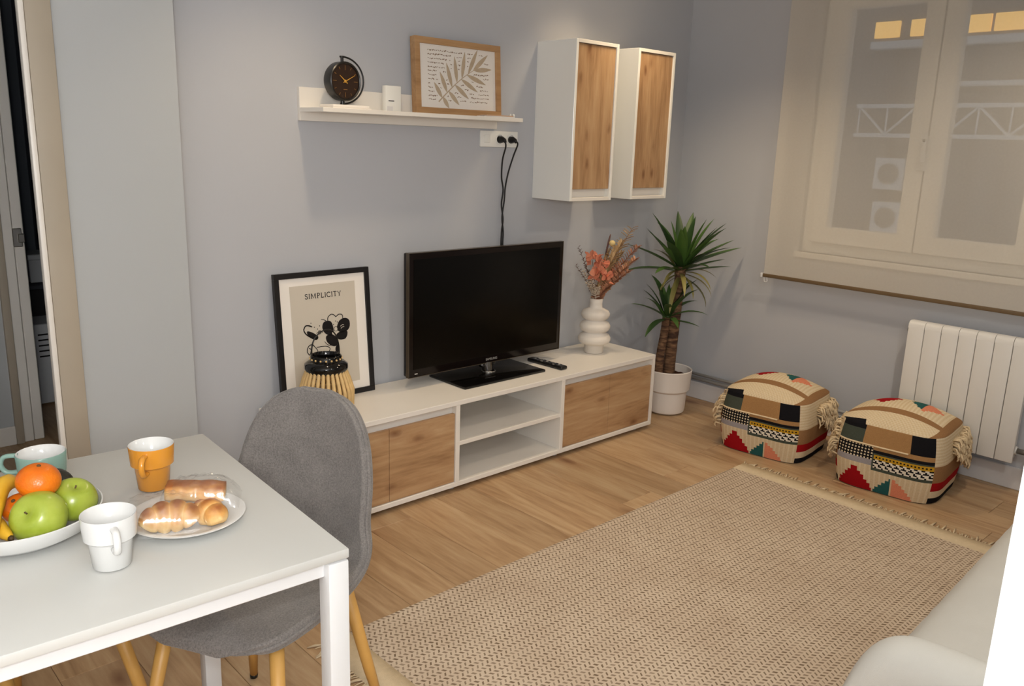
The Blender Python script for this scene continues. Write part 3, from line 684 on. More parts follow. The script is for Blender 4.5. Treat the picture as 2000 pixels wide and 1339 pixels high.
# ------------------------------------------------------------------ things on the wall shelf
ck = thing('table_clock', 'round black clock with gilt hands and ring stand on the shelf', 'clock', (-2.352, -.098, SZ+.0145))
CZ = .088
part('case', lathe([(0, -.026), (.054, -.030), (.068, -.026), (.0725, -.016), (.0725, .022), (.069, .025), (.065, .022), (.065, .017), (0, .017)], 48), M['black'], ck, 40, (0, 0, CZ), (PI/2, 0, R(6)))
fm = Matrix.Translation((0, 0, CZ)) @ Matrix.Rotation(R(6), 4, 'Z')
dl = part('dial', lathe([(0, 0), (.0645, 0), (.0645, .001), (0, .001)], 40), M['dial'], ck, 40); dl.matrix_local = fm @ Matrix.Translation((0, -.0172, 0)) @ Matrix.Rotation(PI/2, 4, 'X')
bm = NB()
for i in range(12):
    a = 2*PI*i/12; l = .018 if i % 3 == 0 else .010; ribbon(bm, [((.059-l)*math.sin(a), (.059-l)*math.cos(a)), (.059*math.sin(a), .059*math.cos(a))], .0020, -.0192)
rbox(bm, (-.009, -.0194, -.032), (.009, -.019, -.029))
o = part('hour_marks', bm, plain('dull bronze marks', srgb(140, 100, 52), .4), ck); o.matrix_local = fm
for nm, ang, ln_, wd in (('hour_hand', -52, .034, .0040), ('minute_hand', 62, .052, .0030)):
    bm = NB(); a = R(ang); ribbon(bm, [(-.012*math.sin(a), -.012*math.cos(a)), (0, 0), (ln_*math.sin(a), ln_*math.cos(a))], [wd, wd*1.2, wd*.5], -.0205)
    o = part(nm, bm, M['gold'], ck, label='gilt hand'); o.matrix_local = fm
o = part('hub', lathe([(0, 0), (.006, 0), (.005, .004), (0, .005)], 14), M['gold'], ck, True); o.matrix_local = fm @ Matrix.Translation((0, -.019, 0)) @ Matrix.Rotation(PI/2, 4, 'X')
o = part('ring_stand', tube([(.087*math.sin(a), 0, .087*math.cos(a)) for a in [R(-6)+R(192)*i/32 for i in range(33)]], .0034, 8), M['black'], ck, True, (0, 0, CZ+.004), (0, 0, R(-10)), label='half ring stand')
part('pivot', cyl((0, 0, CZ+.070), (0, 0, CZ+.092), .006), M['black'], ck, 40)
part('pivot', cyl((0, 0, .0), (0, 0, .018), .008), M['black'], ck, 40)
t = thing('white_tray', 'thin white booklet lying under the clock on the shelf', 'booklet', (-2.36, -.105, SZ))
part('cover', box((-.072, -.055, .0), (.10, .055, .004), .001), M['paper'], t); part('pages', box((-.068, -.05, .004), (.095, .05, .0142), .002), M['paper'], t)
t = thing('white_card_box', 'small white upright box with a dark mark on the shelf', 'box', (-2.093, -.055, SZ))
part('body', box((-.038, -.014, 0), (.038, .014, .104), .003, 2), M['white_gloss'], t, 40)
part('mark', box((-.025, -.0155, .042), (.002, -.0138, .0455)), M['ink'], t); part('button', box((-.032, -.0152, .004), (-.004, -.0138, .022), .0006), M['base_white'], t)
# oak box-framed leaf picture
la = math.atan2(.02, .31)
lf = thing('leaf_picture', 'oak box frame with a pale leaf print standing on the shelf', 'picture', (-1.976, -.072, SZ+.003)); lf.rotation_euler = (-la, 0, 0)
LW, LH, LF, LD = .478, .311, .026, .034
bm = NB(); rbox(bm, (0, 0, 0), (LW, LD, LF), .001); rbox(bm, (0, 0, LH-LF), (LW, LD, LH), .001); rbox(bm, (0, 0, LF), (LF, LD, LH-LF), .001); rbox(bm, (LW-LF, 0, LF), (LW, LD, LH-LF), .001)
part('frame', bm, M['oak_frame'], lf)
part('mat_board', box((LF-.002, .011, LF-.002), (LW-LF+.002, .016, LH-LF+.002)), M['paper'], lf)
part('glass', box((LF-.002, .004, LF-.002), (LW-LF+.002, .0048, LH-LF+.002)), glass_mat('picture glass', (1, 1, 1, 1), .015), lf)
def stem_t(t): return (.125+.20*t, .052+.115*t+.03*math.sin(t*PI*.6))
bm = NB(); ribbon(bm, [stem_t(i/12) for i in range(13)], [.006-.0035*i/12 for i in range(13)], .0104); part('leaf_stem', bm, M['leaf_print'], lf)
LE = [(.10, 128, .075), (.24, 118, .092), (.38, 110, .105), (.52, 100, .11), (.66, 84, .115), (.84, 66, .12), (.98, 44, .115), (1., 10, .105), (.80, -14, .115), (.64, -24, .105), (.46, -32, .095), (.28, -40, .080), (.12, -50, .055)]
for (t_, ang, ll) in LE:
    a = R(ang-4); p0 = stem_t(t_); bm = NB(); n = 8; L_ = []; Q_ = []; C_ = []
    for i in range(n+1):
        s = i/n; wd = .0105*math.sin(PI*min(1, s*1.02))**.8*(1-.2*s)+.0006; cx = p0[0]+ll*s*math.cos(a); cz = p0[1]+ll*s*math.sin(a); nx, nz = -math.sin(a), math.cos(a)
        L_.append(bm.verts.new((cx+nx*wd, .0104, cz+nz*wd))); Q_.append(bm.verts.new((cx-nx*wd, .0104, cz-nz*wd))); C_.append(bm.verts.new((cx, .0094, cz)))
    for i in range(n): bm.faces.new((L_[i], L_[i+1], C_[i+1], C_[i])); bm.faces.new((C_[i], C_[i+1], Q_[i+1], Q_[i]))
    part('leaflet', bm, M['leaf_print'], lf, True)
bm = NB(); rr = random.Random(3)
for row in range(13):
    z = .262-row*.0168; x = .072
    while x < .405:
        wd = rr.uniform(.004, .012)
        # keep clear of the leaf
        ok = True
        for (t_, ang, ll) in LE:
            p0 = stem_t(t_); ca_, sa_ = math.cos(R(ang-4)), math.sin(R(ang-4)); mx, mz = x+wd/2-p0[0], z-p0[1]; al = mx*ca_+mz*sa_; ac = abs(-mx*sa_+mz*ca_)
            if -.012 < al < ll+.012 and ac < .0165: ok = False
        for i_ in range(13):
            q0 = stem_t(i_/12)
            if math.hypot(x+wd/2-q0[0], z-q0[1]) < .013: ok = False
        if ok:
            zz = z+rr.uniform(-.0008, .0008)
            ribbon(bm, [(x, zz+rr.uniform(-.003, .003)), (x+wd*.5, zz+rr.uniform(-.003, .003)), (x+wd, zz+rr.uniform(-.003, .003))], rr.choice((.0024, .0034, .0046)), .0106)
        x += wd+rr.uniform(.0015, .005)
part('script_print', bm, M['ink_brown'], lf, label='rows of small brown script marks', kind='stuff')
t = thing('wooden_folder', 'flat pale folder with a white bead tie at the shelf end', 'folder', (-1.585, -.135, SZ), R(-4))
part('cover', box((-.10, -.045, 0), (.07, .012, .004), .001), M['base_white'], t)
bm = NB(); rbox(bm, (-.085, -.04, .004), (.065, .01, .009), .001); part('inner', bm, plain('pinkish wood', srgb(196, 160, 132), .6), t)
for i in range(4): part('bead', ball((.074+.007*(i % 2), -.03+i*.011, .0075+.004*(i % 2)), .0072, None, 10, 8), M['ceramic'], t, True)

# ------------------------------------------------------------------ vase and dried flowers
vz = thing('ribbed_vase', 'matte white vase of three stacked rings on the bench', 'vase', (-.905, -.19, bz1))
vp = [(0, .001), (.046, .001), (.0505, .004), (.0505, .042), (.056, .046), (.077, .056), (.085, .070), (.085, .082), (.076, .098), (.058, .108), (.056, .112), (.072, .122), (.080, .136), (.080, .148), (.072, .162), (.054, .173), (.052, .177), (.066, .186), (.0745, .200), (.0745, .212), (.066, .226), (.045, .236), (.034, .242), (.0325, .262), (.0335, .287), (.029, .288), (.028, .26), (.028, .23), (0, .22)]
part('body', lathe(vp, 48), M['matte_ceramic'], vz, True)
VT = Vector((-.905, -.19, bz1+.287))
rt3 = rt.copy(); back = Vector((fw.x, fw.y, 0)).normalized(); side = Vector((back.y, -back.x, 0))
def vpt(sx, z, dp=0.): return VT + side*sx + back*dp + Vector((0, 0, z))
def stemcurve(sx, z, dp=0., x0=0., k=7):
    a = vpt(x0*.8, -.06, dp*.1); b = vpt(x0, .01, dp*.15); c = vpt(x0+(sx-x0)*.45, z*.55, dp*.5); d = vpt(sx, z, dp)
    return smoothpts([a, b, c, d], k)
def petal_mesh(name, mat, l=.03, w_=.026, cup=.006):
    bm = NB(); n = 4; rows = []
    for i in range(n+1):
        s = i/n; wd = w_*.5*math.sin(PI*(.12+.8*s)) ; rows.append([bm.verts.new((l*s, j*wd, cup*((j*j)*.8+math.sin(s*3)*.7))) for j in (-1, 0, 1)])
    for i in range(n):
        for j in range(2): bm.faces.new((rows[i][j], rows[i+1][j], rows[i+1][j+1], rows[i][j+1]))
    return mesh(name, bm, mat, True)
pet = petal_mesh('petal', M['coral'], .034, .032); bud = petal_mesh('bud', M['cottonw'], .020, .014, .005); lfl = petal_mesh('leaflet', M['rust'], .034, .016, .004); stw = petal_mesh('leaflet', M['straw'], .032, .010, .003); plm = petal_mesh('bud', M['plum'], .022, .011, .004)
def rand_rot(rr): return (rr.uniform(-1, 1), rr.uniform(-2.2, .5), rr.uniform(0, 2*PI))
rr = random.Random(11)
spots = [((-.035, .205, -.02), 'coral dried flower highest on the left of the vase'), ((.0, .195, -.03), 'coral dried flower left of the green stem in the vase'), ((.015, .165, -.05), 'coral dried flower below the topmost coral pair in the vase'), ((-.015, .125, -.06), 'coral dried flower in the middle of the bouquet'), ((.035, .11, -.06), 'coral dried flower lowest in front of the pale grass')]
for (sx, z, dp), lab in spots:
    f = thing('dried_flower', lab, 'dried flower', (0, 0, 0), 0, 'dried stems in the ringed vase')
    P = stemcurve(sx, z, dp, rr.uniform(-.012, .008)); part('stem', tube(P, .0014, 5), M['dry_stem'], f, True)
    for i in range(13):
        o = ob('petal', pet, f, P[-1]+Vector((rr.uniform(-.022, .022), rr.uniform(-.02, .02), rr.uniform(-.028, .022))), rand_rot(rr)); s = rr.uniform(.8, 1.25); o.scale = (s, s, s)
def frond(lab, name, sx, z, dp, lm, n, spread, x0=.008, s0=.4, lens=1., cat='dried grass', mat='straw'):
    f = thing(name, lab, cat, (0, 0, 0), 0, 'dried stems in the ringed vase')
    P = stemcurve(sx, z, dp, x0, 14); part('stem', tube(P, [.0018*(1-.6*i/len(P)) for i in range(len(P))], 5), M['dry_stem'], f, True)
    i0 = int(len(P)*s0)
    for k in range(n):
        i = i0+(len(P)-1-i0)*k/max(1, n-1); p = P[int(i)]; tdir = (P[min(int(i)+1, len(P)-1)]-P[max(int(i)-1, 0)]).normalized()
        sd = (side*(1 if k % 2 else -1)+back*rr.uniform(-.5, .5)).normalized(); d = (tdir*(1-spread)+sd*spread).normalized()
        o = ob('leaflet' if lm in (lfl, stw) else 'bud', lm, f, p); o.rotation_euler = d.to_track_quat('X', 'Z').to_euler()
        s = lens*(1.15-.6*(k/max(1, n-1)))*rr.uniform(.85, 1.15); o.scale = (s, s, s)
frond('straw-coloured fern frond, tallest in the bouquet', 'dried_fern', .165, .365, .02, stw, 40, .62, .01, .35, 1.9)
frond('pale feathery grass plume right of centre in the bouquet', 'grass_plume', .085, .26, 0, stw, 60, .25, .006, .35, 1.7)
frond('pale feathery grass plume next to the coral flowers', 'grass_plume', .045, .24, .01, stw, 50, .22, .002, .4, 1.6)
frond('thin pale grass plume leaning to the right', 'grass_plume', .12, .235, .03, stw, 50, .25, .01, .3, 1.6)
frond('rust-pink fern frond at the right edge of the bouquet, upper one', 'dried_fern', .195, .275, -.01, lfl, 84, .5, .012, .2, 1.3)
frond('rust-pink fern frond low at the right of the bouquet', 'dried_fern', .155, .15, -.02, lfl, 76, .5, .014, .18, 1.25)
frond('beige drooping plume at the right below the fern fronds', 'grass_plume', .175, .20, .0, stw, 50, .4, .014, .3, 1.5)
frond('second rust-pink fern frond, between the upper and the low one', 'dried_fern', .185, .215, -.03, lfl, 70, .5, .013, .2, 1.2)
frond('pale grass plume in front of the straw fern', 'grass_plume', .11, .295, -.02, stw, 70, .3, .008, .3, 1.8)
frond('plum-brown twig curling at the far left of the bouquet', 'dried_twig', -.105, .26, .0, plm, 26, .5, -.012, .3, 1.1, 'dried twig')
frond('shorter plum-brown twig left of the coral flowers', 'dried_twig', -.065, .165, .02, plm, 24, .5, -.01, .3, 1., 'dried twig')
frond('plum-brown twig nearest the television in the bouquet', 'dried_twig', -.115, .17, -.01, plm, 20, .6, -.014, .4, .9, 'dried twig')
for (sx, z, dp), lab in (((-.08, .15, -.07), 'sprig of small white buds at the left of the bouquet'), ((-.04, .11, -.085), 'sprig of small white buds above the vase neck'), ((.0, .07, -.075), 'lowest sprig of white buds beside the vase mouth'), ((-.06, .09, -.06), 'sprig of white buds low on the left of the bouquet')):
    frond(lab, 'white_bud_sprig', sx, z, dp, bud, 22, .6, -.008, .25, 1.2, 'dried flower')
f = thing('button_flower', 'single pale yellow button flower at the top of the bouquet', 'dried flower', (0, 0, 0), 0, 'dried stems in the ringed vase')
P = stemcurve(.065, .29, .0, .004); part('stem', tube(P, .0015, 5), M['dry_stem'], f, True); part('flower_head', ball(P[-1], .017, None, 12, 8, (1, 1, .9)), M['cream_flower'], f, True)
f = thing('cattail_stem', 'slim dark-tipped stem standing in the centre of the bouquet', 'dried stem', (0, 0, 0), 0, 'dried stems in the ringed vase')
P = stemcurve(.055, .335, .01, .004); part('stem', tube(P, .002, 6), M['dry_stem'], f, True); part('tip', tube(P[-6:], [.003, .0045, .005, .005, .004, .0015], 8), M['plum'], f, True)

# ------------------------------------------------------------------ potted yucca
yc = thing('potted_yucca', 'two-stemmed yucca in a white stepped pot beside the bench', 'plant', (-.36, -.285, 0))
part('pot', lathe([(0, .004), (.092, .004), (.102, .012), (.106, .03), (.110, .128), (.116, .134), (.124, .140), (.131, .246), (.1325, .252), (.129, .256), (.125, .252), (.121, .20), (0, .20)], 56), M['pot'], yc, 35)
bm = lathe([(0, .212), (.06, .214), (.1215, .208)], 40)
for v in bm.verts: v.co.z += .008*noise.noise(v.co*40)
part('soil', bm, M['soil'], yc, True)
def trunk(pts, r):
    P = smoothpts(pts, 12); rad = [r*(1.14-.2*i/len(P))*(1+.02*math.sin(i*2.3)+.015*math.sin(i*5.1)) for i in range(len(P))]
    return tube(P, rad, 16)
part('trunk', trunk([(.0, .0, .205), (.012, .0, .42), (.03, .0, .64), (.042, .0, .83)], .030), M['bark'], yc, True, label='tall ringed trunk')
part('trunk', trunk([(-.075, .015, .205), (-.066, .016, .34), (-.046, .016, .46), (-.038, .016, .55)], .022), M['bark'], yc, True, label='short ringed trunk')
def leaf_mesh(l, w_, droop, mat):
    bm = NB(); n = 8; rows = []
    x = 0; z = 0; ang = 0
    for i in range(n+1):
        s = i/n; wd = w_*.5*(math.sin(PI*min(1, (.16+.84*s)))**.75 if s < 1 else .02)
        rows.append([bm.verts.new((x, -wd, z+wd*.35)), bm.verts.new((x, 0, z)), bm.verts.new((x, wd, z+wd*.35))])
        ang = droop*s**1.5; x += l/n*math.cos(ang); z -= l/n*math.sin(ang)
    for i in range(n):
        for j in range(2): bm.faces.new((rows[i][j], rows[i+1][j], rows[i+1][j+1], rows[i][j+1]))
    return mesh('leaf', bm, mat, True)
lvs = [leaf_mesh(.34, .058, .25, M['yucca']), leaf_mesh(.31, .054, .55, M['yucca']), leaf_mesh(.28, .050, .1, M['yucca'])]
old = [leaf_mesh(.24, .028, 1.2, M['yucca_old']), leaf_mesh(.20, .024, 1.4, M['yucca_old'])]
small = [leaf_mesh(.21, .036, .5, M['yucca']), leaf_mesh(.19, .034, .9, M['yucca']), leaf_mesh(.17, .032, .3, M['yucca'])]
rr = random.Random(21)
def crown(c, n, meshes, elo, ehi, rad, sc=1.):
    for k in range(n):
        az = k*2.39996+rr.uniform(-.25, .25); el = elo+(ehi-elo)*(k/n)+rr.uniform(-.1, .1)
        d = Vector((math.cos(az)*math.cos(el), math.sin(az)*math.cos(el), math.sin(el)))
        p = Vector(c)+Vector((math.cos(az), math.sin(az), 0))*rad+Vector((0, 0, .05*k/n))
        # keep leaf tips off the two walls behind the plant
        L = .34*sc; tip = Vector((-.36, -.285, 0))+p+d*L
        if tip.y > -.03 or tip.x > -.03: d = Vector((d.x*.3-.1, d.y*.3-.1, max(.6, d.z))).normalized()
        o = ob('leaf', meshes[k % len(meshes)], yc, p); o.rotation_euler = d.to_track_quat('X', 'Z').to_euler(); s = sc*rr.uniform(.82, 1.08); o.scale = (s, s, s)
crown((.042, 0, .80), 25, lvs, .15, 1.3, .02)
crown((.04, 0, .765), 20, old, -.55, .2, .022)
crown((-.04, .008, .53), 20, small, -.2, 1.25, .014, 1.2)
# long reaching leaves seen against the window wall
for d, s in (((.78, -.52, .36), 1.25), ((.55, -.62, .55), 1.1), ((-.55, .25, .62), 1.0), ((-.72, -.15, .45), 1.05), ((-.5, -.3, .75), 1.05), ((.3, -.5, .85), 1.)):
    d = Vector(d).normalized(); o = ob('leaf', lvs[2], yc, Vector((.042, 0, .82))+d*.015); o.rotation_euler = d.to_track_quat('X', 'Z').to_euler(); o.scale = (s, s, s)

# ------------------------------------------------------------------ patchwork poufs
CR = srgb(214, 192, 156)[:3]; CREAM2 = srgb(222, 204, 172)[:3]; TAN = srgb(168, 128, 84)[:3]; BRN = srgb(150, 112, 76)[:3]; BLK = srgb(28, 27, 30)[:3]; DGR = srgb(74, 80, 70)[:3]; RED = srgb(160, 22, 28)[:3]; TEAL = srgb(44, 92, 90)[:3]; SAL = srgb(222, 138, 106)[:3]; LAV = srgb(160, 154, 156)[:3]; YEL = srgb(196, 150, 40)[:3]; WHT = srgb(232, 222, 204)[:3]
def stair(u, v, ux, dirn, base, step=.035, sv=.045):
    """stepped right triangle: full height at ux, falling away in direction dirn"""
    k = math.floor(((u-ux)*dirn)/step); return k >= 0 and v < base-k*sv
def face_x(u, v, i, j):           # the patterned side: u from far to near, v up
    if v > .735:
        if u < .27: return BLK if v > .93 else DGR
        if u < .77: return TAN
        return BLK
    if v > .705: return CREAM2 if u < .75 else (BLK if v > .72 else TAN)
    if u < .40:
        if v > .50: return (CREAM2 if (i+j) % 2 and i % 2 else BLK)
        if v > .415: return LAV
    else:
        if v > .655: return TAN
        if v > .605: return BLK
        if v > .585: return DGR
        if v > .355 and u < .415: return DGR
        if v > .52: return (YEL if (i+j) % 2 or i % 2 else BLK)
        if v > .375: return WHT if (i//2+j//2) % 2 and i % 4 != 3 or (j % 2 and i % 2) else BLK
        if v > .345: return DGR
    if v < .34:
        if abs(u-.215) < .19 and (v < .34-math.floor(abs(u-.215)/.036)*.058): return RED
        if u < .615 and u > .43 and stair(u, v, .615, -1, .27, .034, .045): return TEAL
        if u >= .625 and u < .86 and stair(u, v, .625, 1, .28, .036, .042): return SAL
    return CR if (i % 3) else CREAM2
def face_y(u, v, i, j):           # plain banded side with the tassels
    if v > .60: return CREAM2 if j % 2 else CR
    if v > .35: return BRN
    if v > .20: return RED
    if v > .08: return CREAM2
    return BLK
def face_t(u, w_, i, j):          # top: u far to near along the side, w from the patterned edge inwards
    if u > .93: return BRN
    if w_ < .05 and u < .25: return BLK
    if w_ < .20: return CREAM2 if (i+j) % 2 else CR
    if w_ < .29: return BRN
    if w_ > .95: return DGR
    du, dw = abs(u-.30), abs(w_-.58)
    if math.floor(du/.028)*.036+dw < .17 and du < .15: return RED
    if .53 < u <= .68 and abs(w_-.60) < .18-math.floor((.68-u)/.026)*.034: return TEAL
    if .68 < u < .87 and abs(w_-.58) < .19-math.floor((u-.68)/.03)*.034: return SAL
    return CR if i % 2 else CREAM2
def pouf(cx, cy, rz, lab, hx=.221, hy=.225, hh=.296, seed=0):
    p = thing('pouf', lab, 'pouf', (cx, cy, 0), rz, None)
    N_, NZ = 56, 44
    def bulge(x, y, z):   # unit cube coords -1..1, 0..1 -> cushion
        X, Y = x, y; zz = z
        rx = 1-.13*abs(Y)**6; ry = 1-.13*abs(X)**6
        side_ = 1+.075*math.sin(PI*min(1, max(0, zz)))-.05
        top = .080*(1-X*X)**.8*(1-Y*Y)**.8
        wr = 1+.012*noise.noise(Vector((X*2.3+seed, Y*2.3, zz*2.5)))
        return (X*rx*hx*side_*wr, Y*ry*hy*side_*wr, .004+zz*(hh-.004)+top*(zz**6))
    bm = NB(); cl = bm.loops.layers.float_color.new('weave')
    def grid(nu, nv, fn, cf):
        vs = [[bm.verts.new(bulge(*fn(i/nu, j/nv))) for j in range(nv+1)] for i in range(nu+1)]
        for i in range(nu):
            for j in range(nv):
                f = bm.faces.new((vs[i][j], vs[i+1][j], vs[i+1][j+1], vs[i][j+1])); c = cf((i+.5)/nu, (j+.5)/nv, i, j)
                for l in f.loops: l[cl] = (*c, 1)
    grid(N_, NZ, lambda u, v: (-1, 1-2*u, v), face_x)                       # side facing -x
    grid(N_, NZ, lambda u, v: (-1+2*u, -1, v), face_y)                      # side facing -y
    grid(24, 24, lambda u, v: (1, -1+2*u, v), face_y)
    grid(24, 24, lambda u, v: (1-2*u, 1, v), face_y)
    grid(N_, N_, lambda u, w_: (-1+2*w_, 1-2*u, 1), face_t)
    grid(4, 4, lambda u, w_: (-1+2*w_, 1-2*u, 0), lambda *a: BLK)
    bmesh.ops.remove_doubles(bm, verts=bm.verts[:], dist=.0004)
    part('cover', bm, M['pouf'], p, True)
    # welt cord along the patterned side and tassel swags
    pts = [Vector(bulge(-1, 1-2*u, .715))+Vector((-.003, 0, 0)) for u in [i/24*.75 for i in range(25)]]
    part('cord', tube(pts, .0035, 6), M['cream_yarn'], p, True)
    r2 = random.Random(5+seed)
    def tassels(side_y, n, ulo, uhi):
        bm = NB()
        for k in range(n):
            f = r2.random()**.8; u = (ulo+(uhi-ulo)*f) if side_y < 0 else (uhi-(uhi-ulo)*f)
            # a swag: hangs deepest towards its far end
            v = .90-r2.random()*(.20+.36*f)
            b = Vector(bulge(-1+2*u, side_y, v)); o = Vector((0, side_y, 0))
            l = r2.uniform(.022, .045); d = Vector((r2.uniform(-.6, .6), side_y*.5, -1)).normalized()
            m1 = b+o*r2.uniform(.012, .030)+Vector((r2.uniform(-.014, .014), 0, r2.uniform(-.008, .006)))
            tube([b, m1, m1+d*l*.6+Vector((r2.uniform(-.01, .01), 0, 0)), m1+d*l+o*(-.010)], [.0035, .0044, .0042, .003], 5, bm)
        return bm
    part('tassel_fringe', tassels(-1, 330, .36, 1.0), M['cream_yarn'], p, True, kind='stuff', label='cream looped tassel fringe')
    part('tassel_fringe', tassels(1, 110, .0, .60), M['cream_yarn'], p, True, kind='stuff', label='cream looped tassel fringe')
pouf(-.375, -.978, R(7), 'patchwork kilim pouf in the corner, nearer the potted yucca')
pouf(-.345, -1.592, R(6), 'patchwork kilim pouf in front of the radiator', .228, .231, .302, 3)

# ------------------------------------------------------------------ rug
rg = thing('area_rug', 'beige flat-woven rug with cream fringed ends on the floor', 'rug', (-.8283, -1.0351, 0), R(.33))
RL, RW = 2.115, 1.30
bm = NB(); rbox(bm, (-RL, -RW, .0005), (0, 0, .0075), .002); part('woven_field', bm, M['rug'], rg)
for a, b in ((0.0, .098), (-RL-.098, -RL)):
    bm = NB(); n = 40
    top = [[bm.verts.new((x_, -RW*i/n, .0065+.0012*noise.noise(Vector((x_*20, i*.5, 0))))) for x_ in (a, (a+b)/2, b)] for i in range(n+1)]
    bot = [[bm.verts.new((x_, -RW*i/n, .0008)) for x_ in (a, b)] for i in range(n+1)]
    for i in range(n):
        for j in range(2): bm.faces.new((top[i][j], top[i+1][j], top[i+1][j+1], top[i][j+1]))
        bm.faces.new((top[i][0], bot[i][0], bot[i+1][0], top[i+1][0])); bm.faces.new((top[i][2], top[i+1][2], bot[i+1][1], bot[i][1]))
    part('border_band', bm, M['rug_band'], rg, True, label='plain cream cotton band')
    bm = NB(); r2 = random.Random(8)
    e = b if a == 0 else a; sgn = 1 if a == 0 else -1
    for k in range(150):
        y = -RW*(k+.5)/150; L = r2.uniform(.02, .04); dy = r2.uniform(-.02, .02)
        if k % 5 == 0:
            tube([(e-sgn*.004, y, .004), (e+sgn*L*.6, y+dy*.5, .006), (e+sgn*L*1.5, y+dy, .003)], [.003, .0042, .002], 5, bm)
        else: tube([(e-sgn*.004, y, .004), (e+sgn*L*.5, y+dy*.5, .005), (e+sgn*L, y+dy, .0025)], [.0022, .0022, .001], 4, bm)
    part('fringe', bm, M['rug_band'], rg, True, kind='stuff', label='short cream fringe')

# ------------------------------------------------------------------ sofa (only one end is in view)
sa = thing('sofa', 'white fabric sofa with a rounded arm along the rug edge', 'sofa', (-2.72, -2.455, 0), R(3.0))
# local x along the seat, -y towards its back
bm = NB(); rbox(bm, (.0, -.80, .12), (2.0, -.015, .30), .02, 3); part('base', bm, M['sofa'], sa, 50)
bm = NB(); NX, NY = 50, 24
seat = [[None]*(NY+1) for _ in range(NX+1)]
for i in range(NX+1):
    for j in range(NY+1):
        x_ = .155+1.70*i/NX; s = j/NY
        if s < .3: y_ = .03-.0*s; z_ = .22+.16*s/.3; y_ = .035+.012*math.sin(PI*s/.3)
        else:
            q = (s-.3)/.7; y_ = .035-.66*q; z_ = .40+.03*math.sin(PI*min(1, q*3)*.5)-.018*(1-min(1, q*8))**2
        z_ += .0035*math.sin(x_*70+3*math.sin(j*.4))*(.4+.6*noise.noise(Vector((x_*4, s*3, 0))))
        seat[i][j] = bm.verts.new((x_, y_, z_))
for i in range(NX):
    for j in range(NY): bm.faces.new((seat[i][j], seat[i+1][j], seat[i+1][j+1], seat[i][j+1]))
part('seat_cushion', bm, M['sofa'], sa, True)
for a in (0.0, 1.86):
    # arm: rounded front and rolled top, swept along y
    bm = NB(); n = 14; rings = []
    prof = [(.0, .12), (-.004, .35), (.0, .52), (.018, .572), (.055, .598), (.095, .598), (.13, .575), (.148, .53), (.15, .35), (.148, .12)]
    ys = [.035, .030, .005, -.04, -.10, -.30, -.55, -.82]
    tops = [.30, .44, .535, .585, .603, .600, .60, .60]
    for y_, tp in zip(ys, tops):
        rings.append([bm.verts.new((a+px_, y_-.0, .12+(pz_-.12)*(tp-.12)/(.598-.12))) for px_, pz_ in prof])
    for i in range(len(ys)-1):
        for k in range(len(prof)-1): bm.faces.new((rings[i][k], rings[i+1][k], rings[i+1][k+1], rings[i][k+1]))
    bm.faces.new(rings[0]); bm.faces.new(rings[-1])
    o = part('armrest', bm, M['sofa'], sa, True); subd(o, 2)
bm = NB(); rbox(bm, (.0, -.96, .12), (2.0, -.70, .80), .06, 4); part('backrest', bm, M['sofa'], sa, 60)
for a in (.08, 1.92):
    for b in (-.08, -.86): part('leg', cyl((a, b, 0), (a, b, .12), .02, .026, 12), M['legwood'], sa, 40)

# tall white side panel close to the photographer at the right
nw = thing('tall_cabinet', 'tall white cabinet side at the right edge beside the sofa arm', 'cabinet', (-3.381, -2.838, 0), R(12))
bm = NB(); rbox(bm, (0, -.55, 0.08), (.02, 0, 2.1), .002); part('side_panel', bm, M['near_white'], nw)
part('side_panel', box((.50, -.55, .08), (.52, 0, 2.1), .002), M['near_white'], nw)
for z in (.08, .6, 1.1, 1.6, 2.08): part('shelf', box((.02, -.55, z), (.50, -.02, z+.02), .001), M['near_white'], nw)
part('door', box((.021, -.019, .10), (.499, -.001, 2.08), .0015), M['near_white'], nw)
part('plinth', box((.01, -.53, 0), (.51, -.03, .08)), M['near_white'], nw)

# ------------------------------------------------------------------ dining table
tt = R(-3.3655)
dt = thing('dining_table', 'white dining table with square legs in the foreground', 'table', (-3.36, -1.0541, 0), tt)
TL, TWd = 1.25, .752
part('tabletop', box((-TL, -TWd, .721), (0, 0, .740), .0025, 2), M['table_white'], dt, 40)
LG = .042
for a in (0, -TL+LG):
    for b in (0, -TWd+LG):
        part('leg', box((a-LG, b-LG, .004), (a-.0008, b-.0008, .7175), .003, 2), M['metal_white'], dt, 40)
        part('foot_pad', box((a-LG+.004, b-LG+.004, 0), (a-.005, b-.005, .004)), M['black'], dt)
for b in (-.016, -TWd+.016+.02): part('apron', box((-TL+LG, b-.02, .688), (-LG, b, .7175), .002), M['metal_white'], dt)
for a in (-.016, -TL+.016+.02): part('apron', box((a-.02, -TWd+LG, .688), (a, -LG, .7175), .002), M['metal_white'], dt)
part('spacer', box((-TL+.05, -TWd+.05, .7175), (-.05, -.05, .721)), M['metal_white'], dt)

